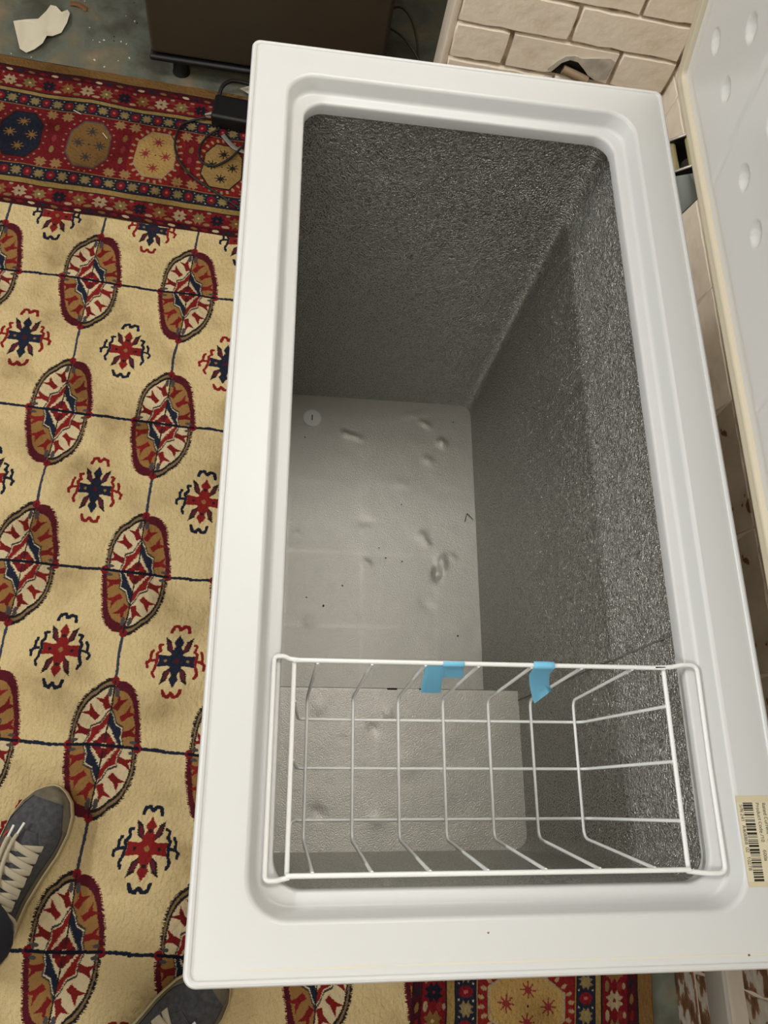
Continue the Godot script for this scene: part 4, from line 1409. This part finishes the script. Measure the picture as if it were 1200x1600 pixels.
		obj("aglet", mb, M.aglet, sh)
	# a loop of the bow hanging down the outer side
	for sgn in [-1.0, 1.0]:
		mb = MB.new()
		mb.tube(spline([B.call(0.118, 0.004 * sgn, 0.097), B.call(0.112, 0.024 * sgn, 0.092), B.call(0.098, 0.040 * sgn, 0.066), B.call(0.070, 0.043 * sgn, 0.050), B.call(0.052, 0.041 * sgn, 0.056), B.call(0.080, 0.037 * sgn, 0.074), B.call(0.112, 0.014 * sgn, 0.094)]), 0.0028, 8)
		obj("lace", mb, M.lace, sh)
	# small red stitches on the outer quarter
	for q in [[0.205, 0.7], [0.182, 0.55]]:
		var p: Array = []
		for k in 3:
			var s: float = q[0] + 0.006 * k
			var sec: PackedVector3Array = section.call(s, 0.0008, q[1] + 0.10 * k, q[1] + 0.2 * k + 0.4, 2)
			p.append(sec[0])
		mb = MB.new()
		mb.tube(spline(p, 0.004), 0.0011, 6)
		obj("stitching", mb, M.red, sh)
	mb = MB.new()
	mb.tube(spline([B.call(0.098, 0.030, 0.086), B.call(0.104, 0.012, 0.0985), B.call(0.106, -0.012, 0.0985), B.call(0.1, -0.030, 0.086)]), 0.0038, 8)
	obj("collar_trim", mb, M.red, sh)

func person() -> void:
	var p := thing("person", "person standing at the freezer in dark trousers and grey sneakers with beige laces", "person", Vector3.ZERO)
	var feet := [[Vector3(-0.292, 0.0095, 0.786), Vector2(0.315, -0.95), -1.0], [Vector3(0.012, 0.0095, 1.082), Vector2(0.80, -0.60), 1.0]]
	for q in feet:
		var mb := MB.new()
		var sk := MB.new()
		var fw := Vector3(q[1].x, 0, q[1].y).normalized()
		var ank: Vector3 = q[0] - fw * 0.235
		var knee := ank + Vector3(0, 0.47, 0) + fw * 0.03
		var loops: Array = []
		for r in [[0.070, 0.030, 0.036], [0.082, 0.036, 0.044], [0.105, 0.036, 0.044], [0.135, 0.036, 0.042]]:
			var lp := PackedVector3Array()
			for k in 18:
				var a := TAU * k / 18.0
				lp.append(ank + Vector3(0, r[0], 0) + fw * cos(a) * r[2] + fw.cross(Vector3.UP) * sin(a) * r[1])
			loops.append(lp)
		sk.loft(loops, true, true, -1.0)
		loops = []
		for r in [[0.108, 0.050, 1.0], [0.104, 0.056, 1.0], [0.125, 0.058, 1.0], [0.16, 0.055, 1.0], [0.25, 0.058, 1.0], [0.36, 0.066, 1.0], [0.44, 0.064, 1.0], [0.50, 0.066, 1.0], [0.505, 0.058, 1.0]]:
			var lp := PackedVector3Array()
			for k in 22:
				var a := TAU * k / 22.0
				var rr: float = r[1] * (1.0 + 0.04 * sin(a * 3.0 + r[0] * 30.0))
				lp.append(ank.lerp(knee, r[0] / 0.5) * Vector3(1, 0, 1) + Vector3(0, ank.y + r[0], 0) + fw * cos(a) * rr + fw.cross(Vector3.UP) * sin(a) * rr)
			loops.append(lp)
		mb.loft(loops, true, true, -1.0)
		obj("trouser_leg", mb, M.jeans, p)
		obj("sock", sk, M.dark_cloth, p)
	for q in feet:
		shoe(p, q[0], q[1], q[2])

# ------------------------------------------------------------------ everything
func _ready() -> void:
	rng.seed = 11
	var cam := Camera3D.new()
	cam.name = "camera"
	add_child(cam)
	var rx := Vector3(0.98915149, 0.14684800, 0.00387114)
	var dn := Vector3(0.04778279, -0.34655528, 0.93681174)
	var fwd := Vector3(0.13891049, -0.92646376, -0.34981248)
	cam.transform = Transform3D(Basis(rx, -dn, -fwd), Vector3(0.0493649, 1.5174420, 0.8206794))
	cam.fov = rad_to_deg(2.0 * atan(800.0 / 1230.91))
	cam.near = 0.02
	cam.far = 50.0
	cam.current = true
	var env := Environment.new()
	env.background_mode = Environment.BG_COLOR
	env.background_color = Color(0.02, 0.02, 0.02)
	env.tonemap_mode = Environment.TONE_MAPPER_LINEAR
	env.tonemap_exposure = 1.1
	env.sdfgi_enabled = true
	env.ssao_enabled = true
	env.ssil_enabled = true
	var we := WorldEnvironment.new()
	we.name = "environment"
	we.environment = env
	add_child(we)
	make_materials()
	room()
	rug()
	freezer()
	basket()
	tapes()
	appliance()
	adapter()
	person()
	litter()
	crumbs()
